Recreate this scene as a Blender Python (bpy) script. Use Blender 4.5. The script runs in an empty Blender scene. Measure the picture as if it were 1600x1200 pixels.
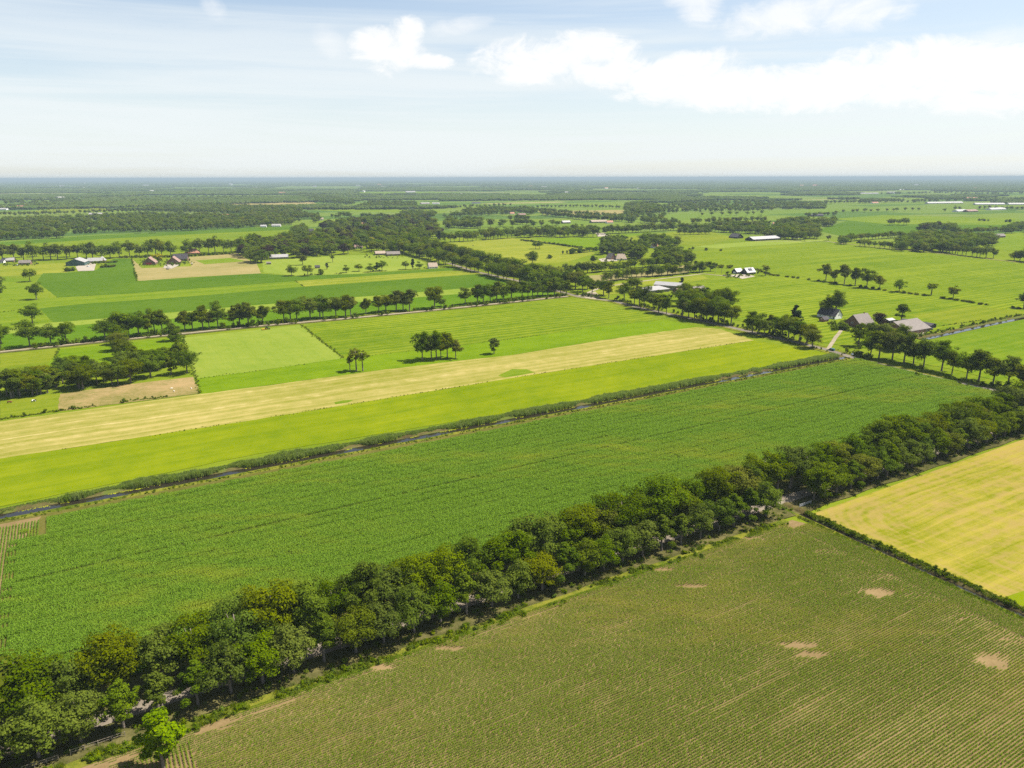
import bpy, bmesh, math, random
import numpy as np
from mathutils import Matrix, Vector, noise as mnoise

random.seed(11); rng = np.random.default_rng(11)
S = bpy.context.scene
COL = S.collection

# ------------------------------------------------------------------ camera
H = 120.0; FPX = 1150.0; HZ = 277.8
ROLL = math.radians(0.12); PITCH = math.atan((600 - HZ) / FPX)
cr, sr, cp, sp = math.cos(ROLL), math.sin(ROLL), math.cos(PITCH), math.sin(PITCH)
AX, AF, AD = Vector((1, 0, 0)), Vector((0, cp, -sp)), Vector((0, -sp, -cp))
right = cr * AX + sr * AD; down = -sr * AX + cr * AD
cam_d = bpy.data.cameras.new('camera'); cam = bpy.data.objects.new('camera', cam_d); COL.objects.link(cam)
m = Matrix.Identity(4)
for i, a in enumerate((right, -down, -AF)):
    for k in range(3): m[k][i] = a[k]
m[2][3] = H
cam.matrix_world = m
cam_d.sensor_width = 36; cam_d.lens = 36 * FPX / 1600
cam_d.clip_start = 1; cam_d.clip_end = 400000
S.camera = cam

# ------------------------------------------------------------------ light, sky, exposure
SUN_AZ, SUN_EL = math.radians(77), math.radians(56)
SUN_DIR = Vector((math.sin(SUN_AZ) * math.cos(SUN_EL), math.cos(SUN_AZ) * math.cos(SUN_EL), math.sin(SUN_EL)))
sd = bpy.data.lights.new('sun', 'SUN'); sun = bpy.data.objects.new('sun', sd); COL.objects.link(sun)
sd.energy = 5.0; sd.angle = math.radians(0.5); sd.color = (1, 0.95, 0.86)
sun.rotation_euler = SUN_DIR.to_track_quat('Z', 'Y').to_euler(); sun.location = (300, 200, 400)
S.view_settings.view_transform = 'Standard'; S.view_settings.look = 'None'
S.view_settings.exposure = 1.12; S.view_settings.gamma = 1; S.view_settings.use_curve_mapping = False
S.cycles.max_bounces = 6; S.cycles.volume_bounces = 0; S.cycles.transparent_max_bounces = 6
S.cycles.diffuse_bounces = 3; S.cycles.glossy_bounces = 2; S.cycles.transmission_bounces = 3
S.cycles.use_denoising = False
S.cycles.sample_clamp_indirect = 4


class NT:
    """short-hand for building node trees"""
    def __init__(s, tree): s.t = tree; s.t.nodes.clear()
    def n(s, kind, _i=None, **kw):
        nd = s.t.nodes.new(kind)
        for k, v in kw.items(): setattr(nd, k, v)
        for k, v in (_i or {}).items(): s.set(nd.inputs[k], v)
        return nd
    def set(s, sock, v):
        if isinstance(v, bpy.types.NodeSocket): s.t.links.new(v, sock)
        elif isinstance(v, bpy.types.Node): s.t.links.new(v.outputs[0], sock)
        else: sock.default_value = v
    def math(s, op, a, b=None, c=None, clamp=False):
        nd = s.t.nodes.new('ShaderNodeMath'); nd.operation = op; nd.use_clamp = clamp
        for i, v in enumerate((a, b, c)):
            if v is not None: s.set(nd.inputs[i], v)
        return nd.outputs[0]
    def sstep(s, x, lo, hi):
        nd = s.t.nodes.new('ShaderNodeMapRange'); nd.interpolation_type = 'SMOOTHSTEP'
        s.set(nd.inputs[0], x); s.set(nd.inputs[1], lo); s.set(nd.inputs[2], hi)
        return nd.outputs[0]
    def mix(s, f, a, b, blend='MIX'):
        nd = s.t.nodes.new('ShaderNodeMix'); nd.data_type = 'RGBA'; nd.blend_type = blend
        s.set(nd.inputs[0], f)
        for i, v in ((6, a), (7, b)):
            if isinstance(v, (tuple, list)): v = tuple(v) + ((1,) if len(v) == 3 else ())
            s.set(nd.inputs[i], v)
        return nd.outputs[2]
    def noise(s, vec, scale, detail=3, rough=0.55, dist=0.0, dim='3D'):
        nd = s.t.nodes.new('ShaderNodeTexNoise'); nd.noise_dimensions = dim
        s.set(nd.inputs['Vector'], vec)
        nd.inputs['Scale'].default_value = scale; nd.inputs['Detail'].default_value = detail
        nd.inputs['Roughness'].default_value = rough; nd.inputs['Distortion'].default_value = dist
        return nd.outputs[0]
    def mapping(s, vec, loc=(0, 0, 0), rot=(0, 0, 0), scale=(1, 1, 1)):
        nd = s.t.nodes.new('ShaderNodeMapping')
        s.set(nd.inputs[0], vec); nd.inputs[1].default_value = loc; nd.inputs[2].default_value = rot; nd.inputs[3].default_value = scale
        return nd.outputs[0]


W = bpy.data.worlds.new('World'); S.world = W; W.use_nodes = True
w = NT(W.node_tree)
sky = w.n('ShaderNodeTexSky', sky_type='NISHITA', sun_disc=False, sun_elevation=SUN_EL, sun_rotation=SUN_AZ, altitude=100, air_density=1.0, dust_density=0.6, ozone_density=1.2)
SKY_STRENGTH = 0.068
tc = w.n('ShaderNodeTexCoord')
nrm = w.n('ShaderNodeVectorMath', {0: tc.outputs['Generated']}, operation='NORMALIZE')
sx = w.n('ShaderNodeSeparateXYZ', {0: nrm.outputs[0]})
AZ = w.math('MULTIPLY', w.math('ARCTAN2', sx.outputs[0], sx.outputs[1]), 180 / math.pi)
EL = w.math('MULTIPLY', w.math('ARCSINE', sx.outputs[2]), 180 / math.pi)
ae = w.n('ShaderNodeCombineXYZ', {0: AZ, 1: EL}).outputs[0]
# ragged cumulus edges
wn = w.noise(w.mapping(ae, scale=(0.16, 0.34, 1)), 1.0, 7, 0.66, 1.2, '2D')
wn2 = w.noise(w.mapping(ae, loc=(7, 3, 0), scale=(0.55, 0.9, 1)), 1.0, 5, 0.6, 0.4, '2D')


def skyang(px, py):
    x, y = px - 800, py - 600
    d = x * 1.0 * right + y * 1.0 * down + FPX * AF
    return math.degrees(math.atan2(d.x, d.y)), math.degrees(math.asin(d.z / d.length))


def blob(px, py, rx, ry, tilt=0.0, amp=1.0):
    a, e = skyang(px, py)
    k = 57.3 / FPX
    c, s_ = math.cos(tilt), math.sin(tilt)
    da = w.math('SUBTRACT', AZ, a); de = w.math('SUBTRACT', EL, e)
    p = w.math('ADD', w.math('MULTIPLY', da, c / (rx * k)), w.math('MULTIPLY', de, s_ / (rx * k)))
    q = w.math('ADD', w.math('MULTIPLY', da, -s_ / (ry * k)), w.math('MULTIPLY', de, c / (ry * k)))
    r2 = w.math('ADD', w.math('MULTIPLY', p, p), w.math('MULTIPLY', q, q))
    return w.math('MULTIPLY', w.math('SUBTRACT', 1.0, r2, clamp=True), amp)


def cloud(blobs, lo, hi, nz, namp):
    tot = None
    for b in blobs:
        v = blob(*b); tot = v if tot is None else w.math('MAXIMUM', tot, v)
    gate = w.sstep(tot, 0.0, 0.25)
    v = w.math('ADD', tot, w.math('MULTIPLY', w.math('SUBTRACT', nz, 0.5), namp))
    return w.math('MULTIPLY', w.sstep(v, lo, hi), gate)


nzmix = w.math('ADD', w.math('MULTIPLY', wn, 0.6), w.math('MULTIPLY', wn2, 0.4))
c_big = cloud([(850, 92, 120, 40, 0.05), (930, 80, 90, 34, -0.1), (1010, 118, 190, 34, -0.12), (1090, 108, 80, 34, 0.1), (1150, 138, 240, 34, -0.05),
               (1290, 132, 230, 40, 0.05), (1430, 108, 150, 44, 0.0), (1500, 122, 260, 46, -0.05), (1660, 128, 200, 46, 0)], 0.13, 0.85, nzmix, 2.5)
c_small = cloud([(605, 82, 66, 38, -0.1), (635, 55, 34, 30, 0.5), (665, 97, 52, 15, -0.1)], 0.14, 1.0, nzmix, 2.8)
c_top = cloud([(1085, 8, 60, 34, -0.5), (1240, 22, 130, 36, 0.1), (1340, 20, 90, 30, 0.1)], 0.25, 1.15, nzmix, 1.7)
c_wisp = cloud([(515, 66, 40, 26, -0.6), (335, 12, 20, 26, 0.9), (720, 40, 70, 16, 0.2), (1530, 70, 110, 24, 0.2)], 0.25, 1.5, nzmix, 1.8)
# thin cirrus veils in long streaks
st1 = w.noise(w.mapping(ae, rot=(0, 0, 0.03), scale=(0.016, 0.34, 1)), 1.0, 5, 0.55, 0.6, '2D')
st2 = w.noise(w.mapping(ae, loc=(3, 9, 0), rot=(0, 0, -0.06), scale=(0.04, 0.8, 1)), 1.0, 5, 0.6, 0.5, '2D')
streak = w.sstep(w.math('ADD', w.math('MULTIPLY', st1, 0.65), w.math('MULTIPLY', st2, 0.35)), 0.36, 0.64)
veil_el = w.math('SUBTRACT', 1.0, w.sstep(EL, 1.0, 19.0))
veil_az = w.sstep(AZ, -40.0, 45.0)
veil = w.math('ADD', w.math('MULTIPLY', streak, 0.42), w.math('ADD', w.math('MULTIPLY', veil_el, 0.62), w.math('MULTIPLY', veil_az, 0.16)), clamp=True)
thick = w.math('MAXIMUM', w.math('MAXIMUM', c_big, c_small), w.math('MAXIMUM', w.math('MULTIPLY', c_top, 0.9), w.math('MULTIPLY', c_wisp, 0.7)))
skyc = w.n('ShaderNodeMix', {0: 1.0, 6: sky.outputs[0], 7: (SKY_STRENGTH,) * 3 + (1,)}, data_type='RGBA', blend_type='MULTIPLY').outputs[2]
VEIL_C = (0.415, 0.440, 0.448); CLOUD_C = (0.492, 0.491, 0.485)
skyc = w.mix(w.math('MULTIPLY', veil, 0.88), skyc, VEIL_C)
skyc = w.mix(w.math('MULTIPLY', thick, 0.86), skyc, CLOUD_C)
bg = w.n('ShaderNodeBackground', {0: skyc, 1: 1.0})
w.n('ShaderNodeOutputWorld', {0: bg.outputs[0]})

# ------------------------------------------------------------------ helpers


def at(px, py, z=0.0):
    """the world point at height z seen at a place of the photograph (1600 x 1200)"""
    d = (px - 800) * right + (py - 600) * down + FPX * AF
    t = (z - H) / d.z
    return Vector((d.x * t, d.y * t, z))


AZR = math.radians(59.2)                       # the parcels run this way
U = Vector((math.sin(AZR), math.cos(AZR), 0)); V = Vector((-math.cos(AZR), math.sin(AZR), 0))
def uv(u, v, z=0.0): return U * u + V * v + Vector((0, 0, z))
ROWROT = math.atan2(U.y, U.x)                  # local x -> along the rows


def tag(o, label=None, cat=None, group=None, kind=None):
    for k, v in (('label', label), ('category', cat), ('group', group), ('kind', kind)):
        if v: o[k] = v
    return o


def empty(name, loc, rz=0.0, scale=None):
    o = bpy.data.objects.new(name, None); COL.objects.link(o)
    o.location = loc; o.rotation_euler = (0, 0, rz); o.empty_display_size = 1
    if scale: o.scale = scale
    return o


def link(name, me, parent=None, mat=None):
    o = bpy.data.objects.new(name, me); COL.objects.link(o)
    if parent: o.parent = parent
    if mat and not me.materials: me.materials.append(mat)
    return o


def mesh_np(name, verts, faces, mat=None, tone=None, smooth=False):
    """verts (n,3), faces (m,k) arrays of equal size k"""
    verts = np.asarray(verts, np.float32); faces = np.asarray(faces, np.int32)
    me = bpy.data.meshes.new(name)
    n, k = faces.shape
    me.vertices.add(len(verts)); me.vertices.foreach_set('co', verts.ravel())
    me.loops.add(n * k); me.loops.foreach_set('vertex_index', faces.ravel())
    me.polygons.add(n); me.polygons.foreach_set('loop_start', np.arange(0, n * k, k, dtype=np.int32))
    me.polygons.foreach_set('loop_total', np.full(n, k, np.int32))
    if smooth: me.polygons.foreach_set('use_smooth', np.ones(n, bool))
    me.update(calc_edges=True)
    if tone is not None:
        at_ = me.attributes.new('tone', 'FLOAT', 'FACE'); at_.data.foreach_set('value', np.asarray(tone, np.float32))
    if mat: me.materials.append(mat)
    return me


class MB:
    """collects boxes, prisms and tubes into ONE mesh"""
    def __init__(s): s.v = []; s.f = []
    def add(s, vs, fs):
        b = len(s.v); s.v += [tuple(p) for p in vs]; s.f += [tuple(i + b for i in f) for f in fs]; return s
    def box(s, x0, x1, y0, y1, z0, z1):
        return s.add([(x, y, z) for z in (z0, z1) for y in (y0, y1) for x in (x0, x1)],
                     [(0, 2, 3, 1), (4, 5, 7, 6), (0, 1, 5, 4), (2, 6, 7, 3), (0, 4, 6, 2), (1, 3, 7, 5)])
    def tube(s, pts, rad, n=6, cap=True):
        pts = [Vector(p) for p in pts]; rings = []
        for i, p in enumerate(pts):
            d = (pts[min(i + 1, len(pts) - 1)] - pts[max(i - 1, 0)]).normalized()
            a = d.orthogonal().normalized(); b = d.cross(a)
            rings += [p + rad[i] * (math.cos(t) * a + math.sin(t) * b) for t in (2 * math.pi * k / n for k in range(n))]
        fs = [(i * n + k, i * n + (k + 1) % n, (i + 1) * n + (k + 1) % n, (i + 1) * n + k) for i in range(len(pts) - 1) for k in range(n)]
        if cap: fs += [tuple(range(n - 1, -1, -1)), tuple((len(pts) - 1) * n + k for k in range(n))]
        return s.add(rings, fs)
    def hull(s, prof, y0, y1):
        """extrude a closed xz profile along y"""
        n = len(prof)
        vs = [(x, y0, z) for x, z in prof] + [(x, y1, z) for x, z in prof]
        return s.add(vs, [tuple(range(n)), tuple(range(2 * n - 1, n - 1, -1))] + [(i, i + n, (i + 1) % n + n, (i + 1) % n) for i in range(n)])
    def wheel(s, x, y, z, r, w_, n=12):
        vs = [(x + r * math.cos(a), y + o, z + r * math.sin(a)) for o in (-w_ / 2, w_ / 2) for a in (2 * math.pi * k / n for k in range(n))]
        return s.add(vs, [tuple(range(n)), tuple(range(2 * n - 1, n - 1, -1))] + [(k, k + n, (k + 1) % n + n, (k + 1) % n) for k in range(n)])
    def mesh(s, name, mat=None, smooth=False, bevel=0):
        me = bpy.data.meshes.new(name); me.from_pydata(s.v, [], s.f)
        bm = bmesh.new(); bm.from_mesh(me); bmesh.ops.recalc_face_normals(bm, faces=bm.faces)
        if bevel: bmesh.ops.bevel(bm, geom=list(bm.edges), offset=bevel, segments=2, affect='EDGES', clamp_overlap=True)
        bm.to_mesh(me); bm.free()
        if smooth:
            for p in me.polygons: p.use_smooth = True
        if mat: me.materials.append(mat)
        return me
    def build(s, name, mat, parent=None, **kw): return link(name, s.mesh(name, mat, **kw), parent)


def new_mat(name):
    mt = bpy.data.materials.new(name); mt.use_nodes = True
    return mt, NT(mt.node_tree)


def out(t, shader): t.n('ShaderNodeOutputMaterial', {0: shader})


def principled(t, col, rough=0.9, spec=0.2, **kw):
    b = t.n('ShaderNodeBsdfPrincipled', {'Base Color': col if not isinstance(col, tuple) else col[:3] + (1,), 'Roughness': rough, 'Specular IOR Level': spec})
    for k, v in kw.items(): t.set(b.inputs[k.replace('_', ' ')], v)
    return b.outputs[0]


def flat_mat(name, col, rough=0.8, spec=0.3, var=0.15, scale=1.5, metal=0.0):
    mt, t = new_mat(name)
    p = t.n('ShaderNodeNewGeometry').outputs['Position']
    nz = t.math('ADD', t.math('MULTIPLY', t.noise(p, scale, 4), 0.6), t.math('MULTIPLY', t.noise(p, scale * 8, 2), 0.4))
    c = t.mix(t.sstep(nz, 0.3, 0.7), tuple(x * (1 - var) for x in col), tuple(min(x * (1 + var), 1) for x in col))
    out(t, principled(t, c, rough, spec, Metallic=metal)); return mt


def roof_mat(name, col, var=0.25, course=0.35, metal=False, az=0.0):
    """roof skins: weathered streaks, courses in object space"""
    mt, t = new_mat(name)
    oc = t.n('ShaderNodeTexCoord').outputs['Object']
    n1 = t.noise(t.mapping(oc, scale=(0.5, 0.5, 0.15)), 1.2, 5, 0.65)
    n2 = t.noise(oc, 6.0, 3, 0.6)
    rnd = t.n('ShaderNodeObjectInfo').outputs['Random']
    f = t.math('ADD', t.math('MULTIPLY', n1, 0.6), t.math('MULTIPLY', n2, 0.4))
    c = t.mix(t.sstep(f, 0.32, 0.68), tuple(x * (1 - var) for x in col), tuple(min(1, x * (1 + var)) for x in col))
    wv = t.n('ShaderNodeTexWave', {'Vector': oc, 'Scale': 0.9 if metal else 1.4}, wave_type='BANDS', bands_direction='Y' if metal else 'Z')
    c = t.mix(t.math('MULTIPLY', wv.outputs[1], 0.14), c, tuple(x * 0.6 for x in col))
    bmp = t.n('ShaderNodeBump', {'Strength': 0.3, 'Distance': 0.05, 'Height': wv.outputs[1]})
    out(t, principled(t, c, 0.55 if metal else 0.85, 0.35, Normal=bmp.outputs[0])); return mt


def brick_mat(name, c1, c2):
    mt, t = new_mat(name)
    oc = t.n('ShaderNodeTexCoord').outputs['Object']
    n1 = t.noise(oc, 1.1, 5, 0.6); n2 = t.noise(oc, 14, 2)
    c = t.mix(t.sstep(t.math('ADD', t.math('MULTIPLY', n1, 0.5), t.math('MULTIPLY', n2, 0.5)), 0.35, 0.65), c1, c2)
    out(t, principled(t, c, 0.9, 0.2)); return mt


# -------------------------------------------------------------- ground materials
GK = (0.60, 0.605, 0.36)
def ground_mat(name, c1, c2, c3=None, az=59.2, period=0.0, amp=0.0, streak=0.5, blotch=(0.012, 0.5), fine=0.5, tramline=0.0, c3_at=(0.6, 0.78), seed=0.0, warp=1.5, extra=None, wide=6.0):
    """field skin: c1-c2 mixed by streaks along the working direction, blotches and fine tufts; c3 where a low noise peaks"""
    mt, t = new_mat(name)
    if c1[1] > c1[0]: c1, c2 = (tuple(x * k for x, k in zip(q, GK)) for q in (c1, c2))
    else: c1, c2 = (tuple(x * 0.60 for x in q) for q in (c1, c2))
    c3 = c3 and tuple(x * 0.58 for x in c3)
    mid_ = tuple((a_ + b_) / 2 for a_, b_ in zip(c1, c2))
    c1 = tuple(max(0.001, m_ + (a_ - m_) * 1.35) for a_, m_ in zip(c1, mid_)); c2 = tuple(m_ + (a_ - m_) * 1.35 for a_, m_ in zip(c2, mid_))
    pos = t.n('ShaderNodeNewGeometry').outputs['Position']
    a = math.pi / 2 - math.radians(az)
    loc = t.mapping(pos, rot=(0, 0, -a))                     # x along, y across
    sp_ = t.n('ShaderNodeSeparateXYZ', {0: loc})
    xw = t.noise(loc, 0.02, 2, 0.5)
    acr = t.math('ADD', sp_.outputs[1], t.math('MULTIPLY', xw, warp * 4))
    along = sp_.outputs[0]
    sv = t.n('ShaderNodeCombineXYZ', {0: t.math('MULTIPLY', along, 0.012), 1: acr, 2: seed}).outputs[0]
    s1 = t.noise(sv, 1.0 / wide, 4, 0.6); s2 = t.noise(sv, 0.9, 3, 0.6)
    big = t.noise(t.mapping(pos, loc=(seed, 0, seed)), blotch[0], 4, 0.6)
    med = t.noise(t.mapping(pos, loc=(0, seed, 0)), 0.11, 4, 0.62)
    fin = t.noise(pos, 1.7, 3, 0.7); fin2 = t.noise(pos, 0.5, 3, 0.65)
    f = t.math('MULTIPLY', t.math('SUBTRACT', s1, 0.5), streak * 3.2)
    f = t.math('ADD', f, t.math('MULTIPLY', t.math('SUBTRACT', s2, 0.5), streak * 2.0))
    f = t.math('ADD', f, t.math('MULTIPLY', t.math('SUBTRACT', big, 0.5), blotch[1] * 3.0))
    f = t.math('ADD', f, t.math('MULTIPLY', t.math('SUBTRACT', med, 0.5), 1.1))
    f = t.math('ADD', f, t.math('MULTIPLY', t.math('SUBTRACT', t.math('ADD', t.math('MULTIPLY', fin, 0.55), t.math('MULTIPLY', fin2, 0.45)), 0.5), fine * 2.6))
    if period:
        ph = t.math('ADD', t.math('MULTIPLY', acr, 2 * math.pi / period), t.math('MULTIPLY', s1, 3.0))
        f = t.math('ADD', f, t.math('MULTIPLY', t.math('SINE', ph), t.math('MULTIPLY', amp, t.sstep(big, 0.3, 0.65))))
    f = t.math('ADD', f, 0.5, clamp=True)
    c = t.mix(f, c1, c2)
    if c3:
        k = t.math('ADD', t.math('MULTIPLY', s1, 0.55), t.math('MULTIPLY', med, 0.45))
        c = t.mix(t.sstep(k, *c3_at), c, c3)
    if tramline:
        tr = t.math('ABSOLUTE', t.math('SUBTRACT', t.math('FRACT', t.math('DIVIDE', acr, tramline)), 0.5))
        c = t.mix(t.math('MULTIPLY', t.math('SUBTRACT', 1.0, t.sstep(tr, 0.0, 0.02)), 0.45), c, c3 or tuple(x * 0.55 for x in c1))
    if extra: c = extra(t, pos, c)
    bmp = t.n('ShaderNodeBump', {'Strength': 0.55, 'Distance': 0.16, 'Height': t.math('ADD', fin, t.math('MULTIPLY', s2, 0.7))})
    out(t, principled(t, c, 1.0, 0.0, Normal=bmp.outputs[0])); return mt


LIME1, LIME2 = (0.100, 0.155, 0.006), (0.235, 0.275, 0.026)
STRAW = (0.47, 0.40, 0.135)

# base sheet: meadows near, a patchwork of parcels beyond
mt_ground, t = new_mat('meadow_ground')
pos = t.n('ShaderNodeNewGeometry').outputs['Position']
loc = t.mapping(pos, rot=(0, 0, -(math.pi / 2 - AZR)))
dist = t.n('ShaderNodeVectorMath', {0: pos}, operation='LENGTH').outputs['Value']
vor = t.n('ShaderNodeTexVoronoi', {'Vector': t.mapping(loc, scale=(1 / 420, 1 / 150, 0)), 'Scale': 1.0, 'Randomness': 0.85}, distance='CHEBYCHEV', voronoi_dimensions='2D')
vc = t.n('ShaderNodeSeparateColor', {0: vor.outputs['Color']})
rp = t.n('ShaderNodeValToRGB', {0: vc.outputs[0]})
rp.color_ramp.interpolation = 'CONSTANT'
for i, (ps, cc) in enumerate([(0, (0.115, 0.18, 0.02)), (0.22, (0.135, 0.19, 0.022)), (0.4, (0.065, 0.13, 0.022)), (0.58, (0.125, 0.185, 0.03)), (0.74, (0.05, 0.105, 0.02)), (0.86, (0.145, 0.19, 0.04)), (0.95, (0.27, 0.25, 0.10))]):
    e = rp.color_ramp.elements[i] if i < 2 else rp.color_ramp.elements.new(ps)
    e.position = ps; e.color = cc + (1,)
n1 = t.noise(t.n('ShaderNodeCombineXYZ', {0: t.math('MULTIPLY', t.n('ShaderNodeSeparateXYZ', {0: loc}).outputs[0], 0.015), 1: t.n('ShaderNodeSeparateXYZ', {0: loc}).outputs[1]}).outputs[0], 0.16, 4, 0.6)
n2 = t.noise(pos, 0.012, 4, 0.6); n3 = t.noise(pos, 0.9, 3, 0.7)
f = t.math('ADD', t.math('MULTIPLY', n1, 0.45), t.math('ADD', t.math('MULTIPLY', n2, 0.35), t.math('MULTIPLY', n3, 0.2)))
cn = t.mix(t.sstep(f, 0.36, 0.64), LIME1, (0.185, 0.225, 0.014))
cm = t.mix(t.math('MULTIPLY', t.sstep(f, 0.3, 0.7), 0.35), rp.outputs[0], (0.16, 0.20, 0.03))
c = t.mix(t.sstep(dist, 1500.0, 1900.0), cn, cm)
bmp = t.n('ShaderNodeBump', {'Strength': 0.4, 'Distance': 0.15, 'Height': n3})
c = t.mix(1.0, c, (0.74, 0.74, 0.74), 'MULTIPLY')
out(t, principled(t, c, 1.0, 0.0, Normal=bmp.outputs[0]))


def hay_swaths(t, pos, c):
    """the mown headland: swaths bend along the ditch end of the field"""
    a = math.pi / 2 - AZR
    lo = t.n('ShaderNodeSeparateXYZ', {0: t.mapping(pos, rot=(0, 0, -a))})
    d1 = t.math('SUBTRACT', 158.0, lo.outputs[1]); d2 = t.math('SUBTRACT', lo.outputs[0], 222.0)
    wob = t.math('MULTIPLY', t.noise(pos, 0.06, 4), 7.0)
    ex = t.math('POWER', t.math('ADD', t.math('POWER', t.math('MAXIMUM', t.math('SUBTRACT', 26.0, d1), 0.0), 2.0), t.math('POWER', t.math('MAXIMUM', t.math('SUBTRACT', 26.0, d2), 0.0), 2.0)), 0.5)
    inside = t.sstep(ex, 1.0, 9.0)
    def lines(x, k_): return t.math('ADD', t.math('SINE', t.math('ADD', t.math('MULTIPLY', x, k_), wob)), t.math('MULTIPLY', t.math('SINE', t.math('ADD', t.math('MULTIPLY', x, k_ * 0.43), wob)), 0.8))
    k = t.n('ShaderNodeMix', {0: inside, 2: lines(d1, 1.25), 3: lines(ex, 1.9)}).outputs[0]
    nz = t.noise(pos, 0.22, 5, 0.72); big_ = t.noise(pos, 0.03, 4, 0.6)
    f = t.sstep(t.math('ADD', t.math('ADD', t.math('MULTIPLY', k, 0.065), nz), t.math('SUBTRACT', big_, 0.5)), 0.36, 0.72)
    return t.mix(t.math('MULTIPLY', f, 0.68), c, (0.24, 0.168, 0.056))


M = {}
M['bright'] = ground_mat('yellow_green_meadow', (0.155, 0.215, 0.006), (0.235, 0.275, 0.010), period=9, amp=0.12, streak=0.35, blotch=(0.014, 0.55), fine=0.22, seed=1, wide=9)
M['hay'] = ground_mat('mown_hay_stubble', (0.265, 0.26, 0.040), (0.43, 0.36, 0.108), c3=(0.58, 0.475, 0.20), period=7.4, amp=0.16, streak=0.45, blotch=(0.01, 0.45), fine=0.4, c3_at=(0.55, 0.72), seed=2, wide=5)
M['lush'] = ground_mat('lush_green_grass', (0.12, 0.205, 0.006), (0.185, 0.27, 0.012), streak=0.35, blotch=(0.02, 0.4), fine=0.6, seed=3)
M['pale'] = ground_mat('pale_cut_grass', (0.20, 0.275, 0.045), (0.275, 0.325, 0.075), az=150, streak=0.25, blotch=(0.01, 0.5), fine=0.3, seed=4)
M['stripe'] = ground_mat('striped_meadow', (0.115, 0.185, 0.010), (0.225, 0.275, 0.024), c3=(0.30, 0.31, 0.05), period=8.0, amp=0.34, streak=0.55, blotch=(0.008, 0.35), fine=0.25, c3_at=(0.62, 0.8), seed=5, wide=5)
M['mid'] = ground_mat('mid_green_crop', (0.080, 0.165, 0.008), (0.130, 0.225, 0.016), streak=0.25, blotch=(0.01, 0.4), fine=0.55, seed=6)
M['dark'] = ground_mat('dark_green_crop', (0.066, 0.138, 0.010), (0.112, 0.188, 0.018), streak=0.25, blotch=(0.01, 0.35), fine=0.55, tramline=27, c3=(0.14, 0.21, 0.05), c3_at=(0.9, 1.2), seed=7)
M['limestrip'] = ground_mat('lime_meadow', (0.125, 0.205, 0.012), (0.205, 0.265, 0.026), c3=(0.30, 0.31, 0.07), period=6.5, amp=0.15, streak=0.5, blotch=(0.006, 0.5), fine=0.3, c3_at=(0.62, 0.8), seed=8)
M['yellow'] = ground_mat('yellowing_meadow', (0.19, 0.235, 0.026), (0.32, 0.32, 0.06), c3=(0.40, 0.36, 0.10), streak=0.6, blotch=(0.008, 0.5), fine=0.3, seed=9)
M['tan'] = ground_mat('dry_tan_field', (0.29, 0.255, 0.085), (0.39, 0.31, 0.125), c3=(0.26, 0.28, 0.06), streak=0.35, blotch=(0.012, 0.7), fine=0.4, seed=10)
M['brown'] = ground_mat('rough_brown_paddock', (0.20, 0.185, 0.045), (0.40, 0.285, 0.125), c3=(0.16, 0.19, 0.03), streak=0.15, blotch=(0.03, 0.8), fine=0.9, c3_at=(0.52, 0.66), seed=11)
M['olive'] = ground_mat('olive_grass', (0.15, 0.205, 0.015), (0.235, 0.265, 0.03), streak=0.5, blotch=(0.012, 0.5), fine=0.5, seed=12)
M['soil'] = ground_mat('pale_dry_soil', (0.21, 0.145, 0.062), (0.32, 0.225, 0.105), streak=0.2, blotch=(0.04, 0.4), fine=0.6, seed=13)
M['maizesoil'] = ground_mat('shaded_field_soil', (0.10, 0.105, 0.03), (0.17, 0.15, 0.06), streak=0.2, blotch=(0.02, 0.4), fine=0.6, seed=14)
M['hayfield'] = ground_mat('golden_mown_field', (0.215, 0.225, 0.016), (0.37, 0.31, 0.075), streak=0.7, blotch=(0.022, 0.6), fine=0.5, extra=hay_swaths, seed=15, wide=4)
M['grass'] = ground_mat('verge_grass', (0.10, 0.135, 0.02), (0.24, 0.23, 0.05), streak=0.3, blotch=(0.05, 0.5), fine=1.1, seed=16)
M['drygrass'] = ground_mat('sunburnt_short_grass', (0.26, 0.28, 0.05), (0.42, 0.385, 0.12), streak=0.3, blotch=(0.05, 0.5), fine=0.9, seed=17)
M['fallow'] = ground_mat('fallow_strip', (0.24, 0.225, 0.075), (0.36, 0.30, 0.13), streak=0.3, blotch=(0.02, 0.5), fine=0.4, seed=18)
M['gravel'] = ground_mat('pale_gravel', (0.33, 0.27, 0.18), (0.48, 0.41, 0.30), streak=0.3, blotch=(0.05, 0.5), fine=0.6, seed=19)
M['road'] = ground_mat('weathered_asphalt', (0.20, 0.17, 0.135), (0.30, 0.26, 0.21), az=150, streak=0.5, blotch=(0.05, 0.3), fine=0.4, seed=20)
M['lane'] = ground_mat('sandy_lane', (0.22, 0.18, 0.135), (0.34, 0.285, 0.215), streak=0.5, blotch=(0.08, 0.5), fine=0.7, seed=21)
M['yard'] = ground_mat('pale_paving', (0.42, 0.36, 0.28), (0.54, 0.47, 0.38), streak=0.2, blotch=(0.06, 0.4), fine=0.3, seed=22)
M['bank'] = ground_mat('earth_bank', (0.095, 0.075, 0.03), (0.17, 0.145, 0.05), c3=(0.13, 0.165, 0.03), streak=0.5, blotch=(0.05, 0.6), fine=0.9, c3_at=(0.5, 0.6), seed=23)
M['litter'] = ground_mat('leafy_verge', (0.085, 0.085, 0.025), (0.17, 0.15, 0.055), streak=0.4, blotch=(0.08, 0.6), fine=1.0, seed=24)

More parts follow.
